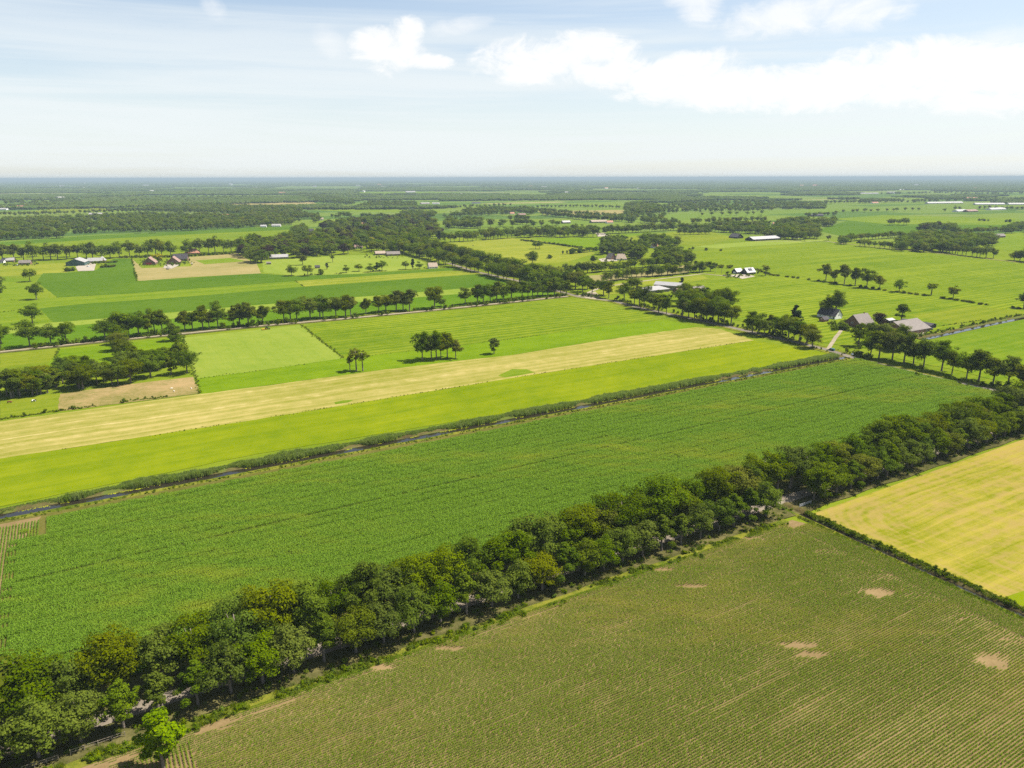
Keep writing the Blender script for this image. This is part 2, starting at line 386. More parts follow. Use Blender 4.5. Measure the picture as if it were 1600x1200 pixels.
mt_water, t = new_mat('ditch_water')
pos = t.n('ShaderNodeNewGeometry').outputs['Position']
b = t.n('ShaderNodeBump', {'Strength': 0.12, 'Distance': 0.03, 'Height': t.noise(pos, 1.2, 3)})
out(t, principled(t, (0.018, 0.014, 0.010), 0.06, 0.6, Normal=b.outputs[0]))

# -------------------------------------------------------------- foliage materials


def leaf_mat(name, dark, light, gloss=0.12, trans=0.5, hue=0.42):
    mt, t = new_mat(name)
    tn = t.n('ShaderNodeAttribute', attribute_name='tone').outputs['Fac']
    rnd = t.n('ShaderNodeObjectInfo').outputs['Random']
    f = t.math('ADD', t.math('MULTIPLY', tn, 0.75), t.math('MULTIPLY', t.math('SUBTRACT', rnd, 0.5), hue), clamp=True)
    c = t.mix(f, dark, light)
    hs = t.n('ShaderNodeHueSaturation', {'Hue': t.math('ADD', 0.5, t.math('MULTIPLY', t.math('SUBTRACT', t.math('FRACT', t.math('MULTIPLY', rnd, 7.31)), 0.5), 0.022)), 'Saturation': t.math('ADD', 0.95, t.math('MULTIPLY', t.math('FRACT', t.math('MULTIPLY', rnd, 3.7)), 0.2)), 'Value': 1.0, 'Fac': 1.0, 'Color': c}).outputs[0]
    d = t.n('ShaderNodeBsdfDiffuse', {0: hs}); tr = t.n('ShaderNodeBsdfTranslucent', {0: hs})
    m1 = t.n('ShaderNodeMixShader', {0: trans, 1: d.outputs[0], 2: tr.outputs[0]})
    out(t, m1.outputs[0]); return mt


M['leaf'] = leaf_mat('oak_leaves', (0.056, 0.092, 0.005), (0.180, 0.232, 0.015))
M['leaf_olive'] = leaf_mat('olive_leaves', (0.070, 0.092, 0.006), (0.200, 0.222, 0.017))
M['leaf_grey'] = leaf_mat('grey_green_leaves', (0.062, 0.096, 0.009), (0.188, 0.235, 0.026))
M['leaf_yellow'] = leaf_mat('yellow_green_leaves', (0.09, 0.15, 0.003), (0.27, 0.35, 0.010), trans=0.4)
M['leaf_gold'] = leaf_mat('golden_leaves', (0.22, 0.20, 0.01), (0.40, 0.36, 0.02), trans=0.4)
M['leaf_copper'] = leaf_mat('copper_leaves', (0.028, 0.018, 0.014), (0.07, 0.042, 0.03))
M['leaf_far'] = leaf_mat('far_wood_leaves', (0.050, 0.078, 0.012), (0.105, 0.135, 0.026), trans=0.2)
M['needle'] = leaf_mat('dark_needles', (0.014, 0.028, 0.012), (0.036, 0.058, 0.022))
M['reed'] = leaf_mat('reed_blades', (0.13, 0.185, 0.035), (0.33, 0.40, 0.10), trans=0.5)
M['weed'] = leaf_mat('weed_leaves', (0.075, 0.115, 0.008), (0.22, 0.27, 0.022), trans=0.45)
M['lily'] = leaf_mat('lily_pads', (0.20, 0.23, 0.012), (0.38, 0.36, 0.03), trans=0.1)
M['bark'] = flat_mat('grey_bark', (0.15, 0.125, 0.10), 0.95, 0.1, 0.35, 2.0)


def maize_mat(name, dark, light, dry, patch_scale, lo, hi):
    mt, t = new_mat(name)
    tn = t.n('ShaderNodeAttribute', attribute_name='tone').outputs['Fac']
    pos = t.n('ShaderNodeNewGeometry').outputs['Position']
    a = math.pi / 2 - AZR
    lc = t.mapping(pos, rot=(0, 0, -a), scale=(0.35, 1, 0))
    pn = t.math('ADD', t.math('MULTIPLY', t.noise(lc, patch_scale, 4, 0.6), 0.7), t.math('MULTIPLY', t.noise(lc, patch_scale * 9, 3, 0.6), 0.3))
    c = t.mix(tn, dark, light)
    c = t.mix(t.math('MULTIPLY', t.sstep(pn, lo, hi), 0.8), c, dry)
    d = t.n('ShaderNodeBsdfDiffuse', {0: c}); tr = t.n('ShaderNodeBsdfTranslucent', {0: c})
    m1 = t.n('ShaderNodeMixShader', {0: 0.3, 1: d.outputs[0], 2: tr.outputs[0]})
    out(t, m1.outputs[0]); return mt


M['maize_tall'] = maize_mat('tall_maize_leaves', (0.038, 0.088, 0.004), (0.185, 0.300, 0.026), (0.22, 0.25, 0.02), 0.018, 0.5, 0.72)
M['maize_low'] = maize_mat('young_maize_leaves', (0.046, 0.094, 0.003), (0.165, 0.242, 0.010), (0.23, 0.235, 0.022), 0.03, 0.48, 0.7)

# ------------------------------------------------------------------ setting: sheet, fields, roads
def sheet(name, pts, z, mat, label=None):
    me = bpy.data.meshes.new(name); bm = bmesh.new()
    vs = [bm.verts.new((p.x, p.y, z)) for p in pts]
    f = bm.faces.new(vs); f.normal_update()
    if f.normal.z < 0: f.normal_flip()
    bmesh.ops.triangulate(bm, faces=[f]); bm.to_mesh(me); bm.free()
    me.materials.append(mat)
    o = link(name, me); tag(o, label, kind='structure'); return o


R_ = 120000
ground = sheet('ground', [Vector((-R_, -600, 0)), Vector((R_, -600, 0)), Vector((R_, R_, 0)), Vector((-R_, R_, 0))], 0.0, mt_ground, 'flat green farmland reaching to the horizon')
def P(*pts): return [at(x, y) for x, y in pts]
_z = [0.02]
def field(name, pts, mat, label):
    _z[0] += 0.005
    q = P(*pts); fine = []
    for a, b in zip(q, q[1:] + q[:1]):
        L = (b - a).length; k = max(1, min(160, int(L / 6))); nn = Vector((a.y - b.y, b.x - a.x, 0)).normalized()
        for i in range(k):
            p = a.lerp(b, i / k); fine.append(p + nn * (0.9 * mnoise.noise(Vector((p.x / 9, p.y / 9, 0))) + 0.5 * mnoise.noise(Vector((p.x / 2.3, p.y / 2.3, 4)))) if i else p)
    return sheet(name, fine, _z[0], M[mat], label)


# far fields first (lowest sheets)
FAR = [
 ('crop_field', [(0, 379), (130, 369), (300, 361), (455, 352), (470, 358), (300, 366), (150, 374), (0, 384)], 'dark', 'dark green crop strip in front of the long wood'),
 ('meadow', [(0, 384), (150, 374), (300, 366), (470, 358), (560, 352), (560, 368), (300, 388), (0, 400)], 'stripe', 'light green meadow behind the roadside trees'),
 ('hay_field', [(362, 318), (480, 312), (494, 318), (440, 321), (362, 322)], 'tan', 'straw coloured field edged by a wood'),
 ('meadow', [(35, 331), (95, 326), (225, 322), (228, 328), (90, 333)], 'olive', 'olive field behind the first wood'),
 ('meadow', [(170, 336), (250, 333), (315, 334), (300, 338), (180, 339)], 'lush', 'narrow green field between two woods'),
 ('meadow', [(480, 322), (540, 321), (660, 327), (700, 330), (690, 332), (560, 331), (480, 328)], 'limestrip', 'bright meadow below the distant hedges'),
 ('meadow', [(490, 346), (570, 343), (570, 354), (500, 350)], 'limestrip', 'small bright meadow by the wooded farms'),
 ('crop_field', [(420, 306), (520, 300), (690, 300), (800, 304), (800, 308), (560, 310)], 'lush', 'far green field beyond the straw field'),
 ('meadow', [(690, 380), (800, 372), (880, 384), (870, 412), (800, 408), (715, 392)], 'yellow', 'sunlit yellow green meadow beside the avenue'),
 ('meadow', [(800, 375), (830, 373), (905, 384), (930, 396), (885, 410), (800, 412)], 'yellow', 'yellow green meadow left of the thatched farm'),
 ('crop_field', [(828, 373), (950, 370), (1000, 365), (1010, 380), (940, 390), (900, 386)], 'lush', 'fresh green field behind the scrubby hedge'),
 ('meadow', [(840, 412), (985, 404), (1000, 412), (920, 428), (860, 428)], 'olive', 'green paddock in front of the thatched farm'),
 ('meadow', [(955, 372), (1060, 362), (1110, 362), (1150, 372), (1100, 384), (1020, 380)], 'olive', 'grey green meadow before the long barn'),
 ('crop_field', [(1085, 385), (1180, 377), (1290, 374), (1290, 378), (1120, 388)], 'pale', 'pale stubble strip in front of the long barn'),
 ('meadow', [(1085, 394), (1290, 376), (1320, 381), (1600, 413), (1600, 470), (1520, 470), (1200, 424), (1085, 412)], 'stripe', 'large bright striped meadow behind the farm road'),
 ('crop_field', [(1275, 360), (1330, 343), (1420, 345), (1580, 352), (1560, 358), (1400, 368), (1310, 368)], 'dark', 'dark green field round a clump of trees'),
 ('meadow', [(1300, 342), (1380, 336), (1590, 341), (1600, 348), (1560, 352), (1380, 350)], 'limestrip', 'light meadow before the distant row of trees'),
 ('meadow', [(1500, 370), (1600, 362), (1600, 392), (1560, 390)], 'limestrip', 'bright meadow beyond the alder wood'),
 ('meadow', [(840, 330), (975, 328), (975, 335), (900, 337), (850, 335)], 'tan', 'dry field behind the farm avenue'),
 ('meadow', [(990, 312), (1080, 311), (1080, 316), (1000, 318)], 'lush', 'green field before the great forest'),
 ('crop_field', [(640, 304), (700, 303), (706, 307), (650, 308)], 'brown', 'brown stubble patch near the horizon'),
]
for a in FAR: field(*a)
_z[0] = 0.02

field('meadow', [(0, 432), (60, 438), (57, 478), (0, 490)], 'limestrip', 'lime green pasture with four spreading oaks')
field('meadow', [(0, 415), (60, 412), (110, 410), (104, 427), (0, 432)], 'yellow', 'mown lawn beside the green barn')
field('crop_field', [(67, 427), (104, 426), (150, 422), (178, 404), (206, 404), (214, 439), (400, 427), (460, 431), (560, 428), (710, 418), (728, 422), (462, 439), (400, 444), (200, 459), (90, 465), (57, 440)], 'dark', 'deep green crop between the farms and the lime strip')
field('hay_field', [(216, 439), (206, 404), (222, 419), (300, 416), (400, 410), (408, 427), (300, 433)], 'tan', 'dry tan field in front of two brown houses')
field('hay_field', [(290, 402), (372, 396), (385, 404), (400, 412), (300, 416)], 'tan', 'dry tan paddock by the village wood')
field('meadow', [(305, 407), (360, 403), (385, 408), (320, 413)], 'limestrip', 'small green lawn inside the tan paddock')
field('meadow', [(412, 426), (410, 408), (520, 400), (580, 398), (640, 402), (668, 412), (662, 419), (560, 428), (462, 431)], 'pale', 'pale horse meadow with scattered round trees')
field('meadow', [(0, 470), (90, 465), (200, 459), (400, 444), (462, 439), (475, 448), (300, 463), (127, 475), (62, 482), (0, 488)], 'limestrip', 'lime green grass strip, left half')
field('meadow', [(462, 439), (728, 421), (752, 428), (640, 436), (475, 448)], 'yellow', 'yellowing grass strip beside the avenue')
field('crop_field', [(62, 482), (127, 475), (300, 463), (475, 448), (640, 436), (752, 428), (800, 437), (800, 445), (720, 451), (615, 460), (495, 469), (350, 481), (147, 499), (82, 504)], 'dark', 'broad dark green crop strip')
field('meadow', [(0, 488), (62, 482), (82, 504), (30, 511), (0, 514)], 'limestrip', 'lime pasture corner by the oak group')
field('meadow', [(0, 515), (82, 504), (147, 499), (350, 481), (495, 469), (615, 460), (720, 451), (800, 445), (830, 450), (750, 457), (650, 465), (560, 472), (415, 485), (287, 497), (147, 506), (87, 511), (0, 524)], 'pale', 'narrow pale grass strip')
field('crop_field', [(0, 524), (87, 511), (147, 506), (287, 497), (415, 485), (560, 472), (650, 465), (750, 457), (830, 449), (885, 460), (870, 462), (800, 471), (660, 484), (560, 492), (400, 510), (270, 520), (120, 539), (0, 547)], 'mid', 'green crop behind the track-side trees')
# between the track and the long ditch
field('meadow', [(0, 552), (92, 546), (85, 565), (60, 580), (0, 600)], 'olive', 'olive pasture in front of the track')
field('meadow', [(92, 546), (270, 528), (286, 528), (292, 560), (150, 590), (60, 590)], 'lush', 'green pasture behind the little wood')
field('meadow', [(283, 528), (469, 508), (536, 560), (400, 580), (306, 592)], 'pale', 'pale freshly cut field with the tractor')
field('meadow', [(472, 508), (560, 498), (800, 475), (880, 464), (906, 465), (1040, 500), (940, 511), (800, 530), (622, 551), (538, 561)], 'stripe', 'green meadow with mowing stripes')
field('meadow', [(306, 592), (400, 580), (536, 560), (622, 551), (800, 530), (940, 510), (1040, 500), (1092, 511), (940, 532), (800, 555), (725, 563), (575, 581), (400, 605), (312, 617)], 'lush', 'vivid green uncut grass strip')
field('hay_field', [(-60, 667), (0, 659), (312, 616), (400, 605), (575, 581), (725, 563), (800, 555), (940, 532), (1088, 511), (1125, 514), (1178, 532), (800, 591), (400, 656), (0, 717), (-60, 727)], 'hay', 'straw coloured mown strip with swaths')
field('grass_patch', [(778, 587), (800, 577), (822, 577), (836, 582), (810, 587), (790, 590)], 'limestrip', 'uncut green wedge on the straw strip')
field('grass_patch', [(522, 629), (535, 626), (552, 625), (545, 629), (524, 632)], 'limestrip', 'small uncut green patch on the straw strip')
field('meadow', [(-60, 727), (0, 717), (400, 656), (800, 591), (1178, 532), (1296, 552), (1130, 588), (800, 644), (400, 710), (0, 792), (-60, 804)], 'bright', 'smooth yellow green meadow along the ditch')
field('paddock', [(0, 626), (94, 616), (92, 643), (0, 656)], 'olive', 'grazed green corner with two cattle')
field('paddock', [(94, 616), (200, 601), (302, 589), (313, 615), (90, 643)], 'brown', 'rough tan paddock in front of the little wood')
# right-hand side
field('meadow', [(1040, 470), (1150, 500), (1290, 536), (1345, 545), (1420, 545), (1440, 528), (1600, 492), (1600, 470), (1500, 466), (1200, 430), (1110, 440), (1060, 462)], 'stripe', 'bright meadow round the brick farm')
field('meadow', [(1420, 493), (1520, 478), (1600, 487), (1600, 492), (1500, 509)], 'olive', 'darker green triangle beside the brick farm')
field('meadow', [(1430, 540), (1600, 499), (1760, 520), (1760, 680), (1600, 606), (1500, 580), (1400, 560)], 'limestrip', 'light green meadow behind the road trees')
field('fallow_field', [(905, 432), (1000, 425), (1085, 412), (1075, 426), (930, 442), (905, 440)], 'fallow', 'bare fallow strip between two lines of bushes')
field('grass_verge', [(915, 447), (1090, 428), (1110, 436), (1000, 455), (935, 462)], 'yellow', 'dry grass by the farm drive')


def strip(name, pts, half, z, mat, label=None, world=False):
    """a road or path of even width following a polyline"""
    p = [q.copy() for q in (pts if world else P(*pts))]
    # refine
    fine = []
    for a, b in zip(p, p[1:]):
        k = max(1, int((b - a).length / 12))
        fine += [a.lerp(b, i / k) for i in range(k)]
    fine.append(p[-1])
    L, Rr = [], []
    for i, q in enumerate(fine):
        d = fine[min(i + 1, len(fine) - 1)] - fine[max(i - 1, 0)]; d.z = 0; d.normalize()
        nrm_ = Vector((-d.y, d.x, 0)); k = half * (1 + 0.16 * mnoise.noise(q * 0.13))
        L.append(q + nrm_ * k); Rr.append(q - nrm_ * (half * (1 + 0.16 * mnoise.noise(q * 0.13 + Vector((9, 0, 0))))))
    vs = [(a.x, a.y, z) for ab in zip(L, Rr) for a in ab]
    fs = [(2 * i, 2 * i + 1, 2 * i + 3, 2 * i + 2) for i in range(len(fine) - 1)]
    me = bpy.data.meshes.new(name); me.from_pydata(vs, [], fs); me.materials.append(mat)
    bm = bmesh.new(); bm.from_mesh(me); bmesh.ops.recalc_face_normals(bm, faces=bm.faces)
    for f_ in bm.faces:
        if f_.normal.z < 0: f_.normal_flip()
    bm.to_mesh(me); bm.free()
    o = link(name, me); tag(o, label, kind='structure'); return o


ROADL = [(700, 411), (740, 424), (800, 437), (860, 452), (905, 464), (960, 471), (1006, 483), (1060, 494), (1130, 509), (1200, 525), (1290, 546), (1342, 562), (1440, 586), (1532, 606), (1640, 628), (1760, 655)]
strip('grass_verge', ROADL, 7.5, 0.235, M['grass'], 'grassy shoulders of the country road')
strip('road', ROADL, 2.9, 0.250, M['road'], 'pale country road lined with oaks')
TRACK = [(-80, 560), (0, 550), (107, 539), (175, 532), (260, 524), (400, 510), (550, 497), (665, 486), (800, 472), (887, 463)]
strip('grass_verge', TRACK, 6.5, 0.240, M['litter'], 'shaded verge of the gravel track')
strip('track', TRACK, 1.9, 0.255, M['gravel'], 'pale gravel track behind the cut fields')
strip('drive', [(905, 463), (940, 449), (1000, 440), (1098, 428), (1150, 433)], 2.0, 0.260, M['gravel'], 'pale drive leading to the white roofed house')
strip('drive', [(1294, 546), (1306, 527), (1318, 512), (1330, 506)], 1.4, 0.265, M['gravel'], 'farm drive leading off the road')
strip('path', [(1318, 381), (1290, 377), (1180, 377)], 2.0, 0.270, M['gravel'], 'far farm track at the edge of the great meadow')
strip('path', [(1312, 380), (1420, 391), (1520, 402), (1600, 411)], 2.5, 0.275, M['fallow'], 'dry verge under the far row of trees')
for nm, pts, lb in [('yard', [(118, 417), (138, 410), (150, 413), (147, 423), (122, 424)], 'pale paved yard of the green barn'),
                    ('yard', [(258, 414), (272, 409), (282, 414), (268, 420), (255, 419)], 'paved yard between the two brown houses'),
                    ('yard', [(935, 405), (955, 402), (966, 408), (940, 409)], 'pale yard of the thatched farm'),
                    ('yard', [(1380, 520), (1412, 530), (1448, 522), (1444, 515), (1412, 526)], 'sandy apron in front of the big barn'),
                    ('yard', [(1140, 430), (1165, 428), (1180, 432), (1160, 436)], 'paved yard of the white roofed house'),
                    ('yard', [(908, 461), (930, 456), (938, 463), (930, 468), (915, 466)], 'paved road junction'),
                    ('yard', [(930, 364), (945, 364), (955, 368), (935, 370)], 'sandy yard behind the avenue')]:
    _z[0] += 0.005; sheet(nm, P(*pts), max(_z[0], 0.28), M['gravel' if 'junction' in lb else 'yard'], lb)

# ---- the shaded lane between the double row of trees
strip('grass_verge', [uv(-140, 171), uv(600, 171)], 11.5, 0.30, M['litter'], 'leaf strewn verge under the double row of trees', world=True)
strip('lane', [uv(-140, 170.6), uv(600, 170.6)], 2.6, 0.33, M['lane'], 'sandy lane dappled with shade between two rows of trees', world=True)
# near fields
V0 = 160.0
sheet('maize_field_soil', [uv(-8, 60), uv(-14, 156.5), uv(212, 157.5), uv(215.5, 150), uv(215.5, 20), uv(-10, 20)], 0.22, M['soil'], 'dry tan soil of the near maize field')
sheet('short_grass', [uv(-80, 158), uv(-14, 156.5), uv(-8, 60), uv(-80, 60)], 0.225, M['drygrass'], 'sunburnt short grass beside the near maize')
strip('grass_verge', [uv(-80, 158.0), uv(210, 158.6)], 1.7, 0.26, M['grass'], 'weedy strip along the near maize', world=True)
sheet('hay_field', [uv(222.5, 157), uv(420, 158.5), uv(420, 20), uv(222.5, 20)], 0.23, M['hayfield'], 'golden mown field with curving swaths')
sheet('short_grass', [uv(223, 91), uv(246, 88), uv(300, 92), uv(300, 20), uv(223, 20)], 0.24, M['bright'], 'green grass corner of the golden field')
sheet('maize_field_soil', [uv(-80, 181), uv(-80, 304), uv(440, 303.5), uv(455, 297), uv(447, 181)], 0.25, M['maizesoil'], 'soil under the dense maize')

# ditches: water strip with raised banks


def bank(name, pts, prof, mat, label, jit=0.25, step=3.0):
    """sweep a cross profile [(offset, z)] along world points"""
    fine = []
    for a, b in zip(pts, pts[1:]):
        k = max(1, int((b - a).length / step)); fine += [a.lerp(b, i / k) for i in range(k)]
    fine.append(pts[-1]); n = len(prof); vs = []
    for i, q in enumerate(fine):
        d = fine[min(i + 1, len(fine) - 1)] - fine[max(i - 1, 0)]; d.normalize(); nn = Vector((-d.y, d.x, 0))
        for k, (o_, z) in enumerate(prof):
            e = jit * mnoise.noise(Vector((i * 0.37, k * 3.1, z)))
            vs.append((q.x + nn.x * (o_ + e), q.y + nn.y * (o_ + e), max(0.05, z + (e * 0.5 if 0 < k < n - 1 else 0))))
    fs = [(i * n + k, i * n + k + 1, (i + 1) * n + k + 1, (i + 1) * n + k) for i in range(len(fine) - 1) for k in range(n - 1)]
    me = bpy.data.meshes.new(name); me.from_pydata(vs, [], fs); me.materials.append(mat)
    bm = bmesh.new(); bm.from_mesh(me); bmesh.ops.recalc_face_normals(bm, faces=bm.faces); bm.to_mesh(me); bm.free()
    for p in me.polygons: p.use_smooth = True
    o = link(name, me); tag(o, label, kind='structure'); return o


CAN = [uv(-120, 309.5), uv(50, 309.3), uv(200, 308.4), uv(336, 307.1), uv(400, 307.0), uv(452, 306.0)]
canal = strip('ditch_water', CAN, 2.5, 0.27, mt_water, 'narrow dark water of the long ditch', world=True)
off = lambda pts, k: [p + V * k for p in pts]
bank('ditch_bank', off(CAN, 2.2), [(-0.3, 0.2), (0.5, 0.5), (1.5, 1.0), (4.0, 0.9), (6.5, 0.05)], M['bank'], 'reedy far bank of the long ditch')
bank('ditch_bank', off(CAN, -2.2), [(0.3, 0.2), (-0.3, 0.35), (-1.0, 0.45), (-3.6, 0.05)], M['grass'], 'grassy near bank of the long ditch')
DIT = [uv(218.6, 168), uv(218.2, 120), uv(218.0, 82), uv(218.0, 10)]
strip('ditch_water', DIT, 1.05, 0.27, mt_water, 'still water of the ditch beside the golden field', world=True)
offu = lambda pts, k: [p + U * k for p in pts]
bank('ditch_bank', offu(DIT, -1.05), [(0.3, 0.2), (0.0, 0.4), (-0.5, 0.5), (-1.6, 0.05)], M['grass'], 'grassy bank between ditch and near maize')
bank('ditch_bank', offu(DIT, 1.05), [(-0.5, 0.2), (0.2, 0.6), (1.2, 0.9), (2.6, 0.8), (4.2, 0.05)], M['bank'], 'bushy bank between ditch and golden field')
CAN2 = [at(1440, 531), at(1500, 518), at(1545, 508), at(1600, 497), at(1760, 470)]
strip('ditch_water', CAN2, 2.6, 0.29, mt_water, 'shining ditch beyond the brick farm', world=True)
nb = (at(1500, 518) - at(1440, 531)).normalized(); nb = Vector((-nb.y, nb.x, 0))
bank('ditch_bank', [p + nb * 2.4 for p in CAN2], [(-0.4, 0.3), (0.8, 1.0), (2.5, 1.0), (5, 0.1)], M['bank'], 'weedy bank of the shining ditch')

# ------------------------------------------------------------------ tree meshes


def quads(pos, nrm_, size, asp, g):
    n = len(pos)
    nrm_ = nrm_ / (np.linalg.norm(nrm_, axis=1, keepdims=True) + 1e-9)
    r = g.normal(size=(n, 3)); a = np.cross(nrm_, r); a /= (np.linalg.norm(a, axis=1, keepdims=True) + 1e-9)
    b = np.cross(nrm_, a)
    a *= (size * 0.5)[:, None]; b *= (size * 0.5 * asp)[:, None]
    v = np.stack([pos - a * 0.9, pos - b, pos + a * 1.1, pos + b], 1).reshape(-1, 3)
    return v, np.arange(4 * n).reshape(n, 4)


def crown(name, mat, seed, R, z0, z1, shape='round', nl=34, leaves=6000, leaf=0.55, lobe=(0.26, 0.42)):
    g = np.random.default_rng(seed)
    zc, hz = (z0 + z1) / 2, (z1 - z0) / 2
    cs = []; rs = []
    while len(cs) < nl:
        d = g.normal(size=3); d /= np.linalg.norm(d)
        q = g.uniform(0.45, 0.88) if len(cs) % 5 else g.uniform(0.0, 0.4)
        zz = d[2] * q
        t_ = (zz + 1) / 2
        prof = {'round': 1.0, 'oak': 1.08 if zz > -0.3 else 0.95, 'egg': 1.05 - 0.45 * max(zz, 0) * 1.2, 'cone': 1.15 - 0.95 * t_, 'column': 0.9}[shape]
        jit = 1 + 0.18 * g.normal()
        cs.append((d[0] * q * R * prof * jit, d[1] * q * R * prof * jit, zc + zz * hz * 1.02)); rs.append(R * g.uniform(*lobe) * (0.75 if shape == 'cone' else 1))
    cs = np.array(cs); rs = np.array(rs)
    prob = rs ** 2; prob /= prob.sum()
    li = g.choice(nl, leaves, p=prob)
    d = g.normal(size=(leaves, 3)); d[:, 2] += 0.35; d /= np.linalg.norm(d, axis=1, keepdims=True)
    rad = rs[li] * (0.60 + 0.62 * g.random(leaves) ** 1.1)
    pos = cs[li] + d * rad[:, None] * np.array([1.08, 1.08, 0.82])
    outw = pos - np.array([0, 0, zc]); outw /= (np.linalg.norm(outw, axis=1, keepdims=True) + 1e-6)
    nr = d * 0.8 + outw * 0.35 + g.normal(size=(leaves, 3)) * 0.42 + np.array([0, 0, 0.25])
    v, f = quads(pos, nr, leaf * g.uniform(0.6, 1.35, leaves), g.uniform(0.6, 0.9, leaves), g)
    ltone = g.random(nl)
    tone = 0.35 * ltone[li] + 0.65 * g.random(leaves)
    return mesh_np(name, v, f, mat, tone), cs


def trunk(name, seed, h, r, cs, nlimb=6, lean=0.03):
    g = random.Random(seed); b = MB()
    top = Vector((g.uniform(-1, 1) * lean * h, g.uniform(-1, 1) * lean * h, h))
    pts = [Vector((0, 0, -0.2)), Vector((0, 0, 0.5)), top * 0.35, top * 0.7, top]
    b.tube(pts, [r * 1.5, r * 1.05, r * 0.9, r * 0.6, r * 0.25], 7)
    for k in range(nlimb):
        c_ = Vector(cs[g.randrange(len(cs))]); s_ = top * g.uniform(0.28, 0.75)
        mid = s_.lerp(c_, 0.5) + Vector((0, 0, -0.05 * h))
        b.tube([s_, mid, c_], [r * 0.45, r * 0.3, r * 0.08], 5)
    return b.mesh(name, M['bark'], smooth=True)


# species: (crown mesh, trunk mesh, height, width, phrase)
PROTO = {}
def proto(key, mat, seed, R, z0, z1, shape, nl, leaves, leaf, tr=0.28, lobe=(0.26, 0.42), limbs=6):
    c_, cs = crown('crown', M[mat], seed, R, z0, z1, shape, nl, leaves, leaf, lobe)
    PROTO[key] = (c_, trunk('trunk', seed, z0 + (z1 - z0) * 0.75, tr, cs, limbs), z1, R)


for i in range(6):
    proto(f'oak{i}', ['leaf', 'leaf', 'leaf_olive', 'leaf', 'leaf_grey', 'leaf'][i], 100 + i, [6.2, 5.6, 6.0, 5.2, 5.6, 6.6][i], [3.6, 4.4, 3.2, 4.6, 3.6, 4.0][i], [16, 16.5, 15.5, 17, 15, 16.5][i], ['oak', 'egg', 'round', 'egg', 'round', 'oak'][i], [70, 62, 66, 60, 64, 76][i], 9000, 0.46, 0.34, lobe=(0.13, 0.30), limbs=9)
for i in range(3):
    proto(f'alley{i}', ['leaf_grey', 'leaf', 'leaf_grey'][i], 200 + i, [4.6, 4.3, 5.0][i], 2.2, [12.5, 12, 13][i], ['egg', 'cone', 'egg'][i], 54, 6400, 0.42, 0.24, lobe=(0.13, 0.30), limbs=8)
for i in range(4):      # field trees on a clear stem
    proto(f'stem{i}', ['leaf', 'leaf_olive', 'leaf', 'leaf_olive'][i], 300 + i, [5.4, 4.8, 6.0, 4.4][i], [3.4, 4.0, 3.6, 3.8][i], [15.5, 15, 15, 14][i], ['oak', 'round', 'oak', 'egg'][i], 44, 4200, 0.60, 0.30, lobe=(0.16, 0.32))
proto('sparse0', 'leaf_olive', 320, 3.4, 6.0, 13, 'round', 22, 900, 0.6, 0.3, lobe=(0.18, 0.3), limbs=10)
proto('sparse1', 'leaf_olive', 321, 2.9, 6.5, 12.5, 'egg', 18, 750, 0.6, 0.28, lobe=(0.18, 0.3), limbs=10)
proto('poplar0', 'leaf_grey', 330, 3.0, 1.5, 15, 'egg', 34, 3200, 0.62, 0.25)
proto('bush0', 'leaf', 340, 2.4, 0.2, 4.2, 'round', 18, 1100, 0.5, 0.1)
proto('bush1', 'leaf_olive', 341, 2.6, 0.2, 3.6, 'round', 18, 1100, 0.5, 0.1)
proto('lime0', 'leaf_yellow', 350, 3.3, 1.6, 13.5, 'egg', 40, 5200, 0.56, 0.24, lobe=(0.18, 0.32))
proto('gold0', 'leaf_gold', 351, 3.4, 1.0, 8.0, 'round', 24, 1600, 0.5, 0.16)
proto('copper0', 'leaf_copper', 352, 4.8, 3.0, 13, 'round', 28, 2600, 0.6, 0.25)
proto('conifer0', 'needle', 360, 2.8, 0.8, 14, 'cone', 46, 2800, 0.5, 0.22, lobe=(0.22, 0.36))
TALL = {k: v[2] for k, v in PROTO.items()}
LOOK = {'oak0': 'broad dark green', 'oak1': 'tall dark green', 'oak2': 'rounded olive green', 'oak3': 'upright dark green', 'oak4': 'rounded grey green', 'oak5': 'wide dark green',
        'alley0': 'slender grey green', 'alley1': 'narrow pointed', 'alley2': 'leafy grey green', 'stem0': 'spreading green', 'stem1': 'rounded olive', 'stem2': 'wide spreading green', 'stem3': 'slim olive',
        'sparse0': 'thin crowned', 'sparse1': 'narrow thin crowned', 'poplar0': 'tall silvery green', 'bush0': 'low dark', 'bush1': 'low olive', 'lime0': 'bright yellow green', 'gold0': 'golden yellow', 'copper0': 'dark copper', 'conifer0': 'dark pointed'}
OAKS = ['oak0', 'oak1', 'oak2', 'oak3', 'oak4', 'oak5']; ALLEY = ['alley0', 'alley1', 'alley2']; STEMS = ['stem0', 'stem1', 'stem2', 'stem3']

# ------------------------------------------------------------------ where the trees stand
TREES = []       # dict(pos, key, h, w, rz, row, ord-phrase, name)
ONES = 'first second third fourth fifth sixth seventh eighth ninth tenth eleventh twelfth thirteenth fourteenth fifteenth sixteenth seventeenth eighteenth nineteenth'.split()
TENS = {2: ('twenty', 'twentieth'), 3: ('thirty', 'thirtieth'), 4: ('forty', 'fortieth'), 5: ('fifty', 'fiftieth'), 6: ('sixty', 'sixtieth'), 7: ('seventy', 'seventieth'), 8: ('eighty', 'eightieth')}
def ordw(n):
    if n < 20: return ONES[n - 1]
    t_, o_ = divmod(n, 10)
    return TENS[t_][1] if o_ == 0 else TENS[t_][0] + '-' + ONES[o_ - 1]


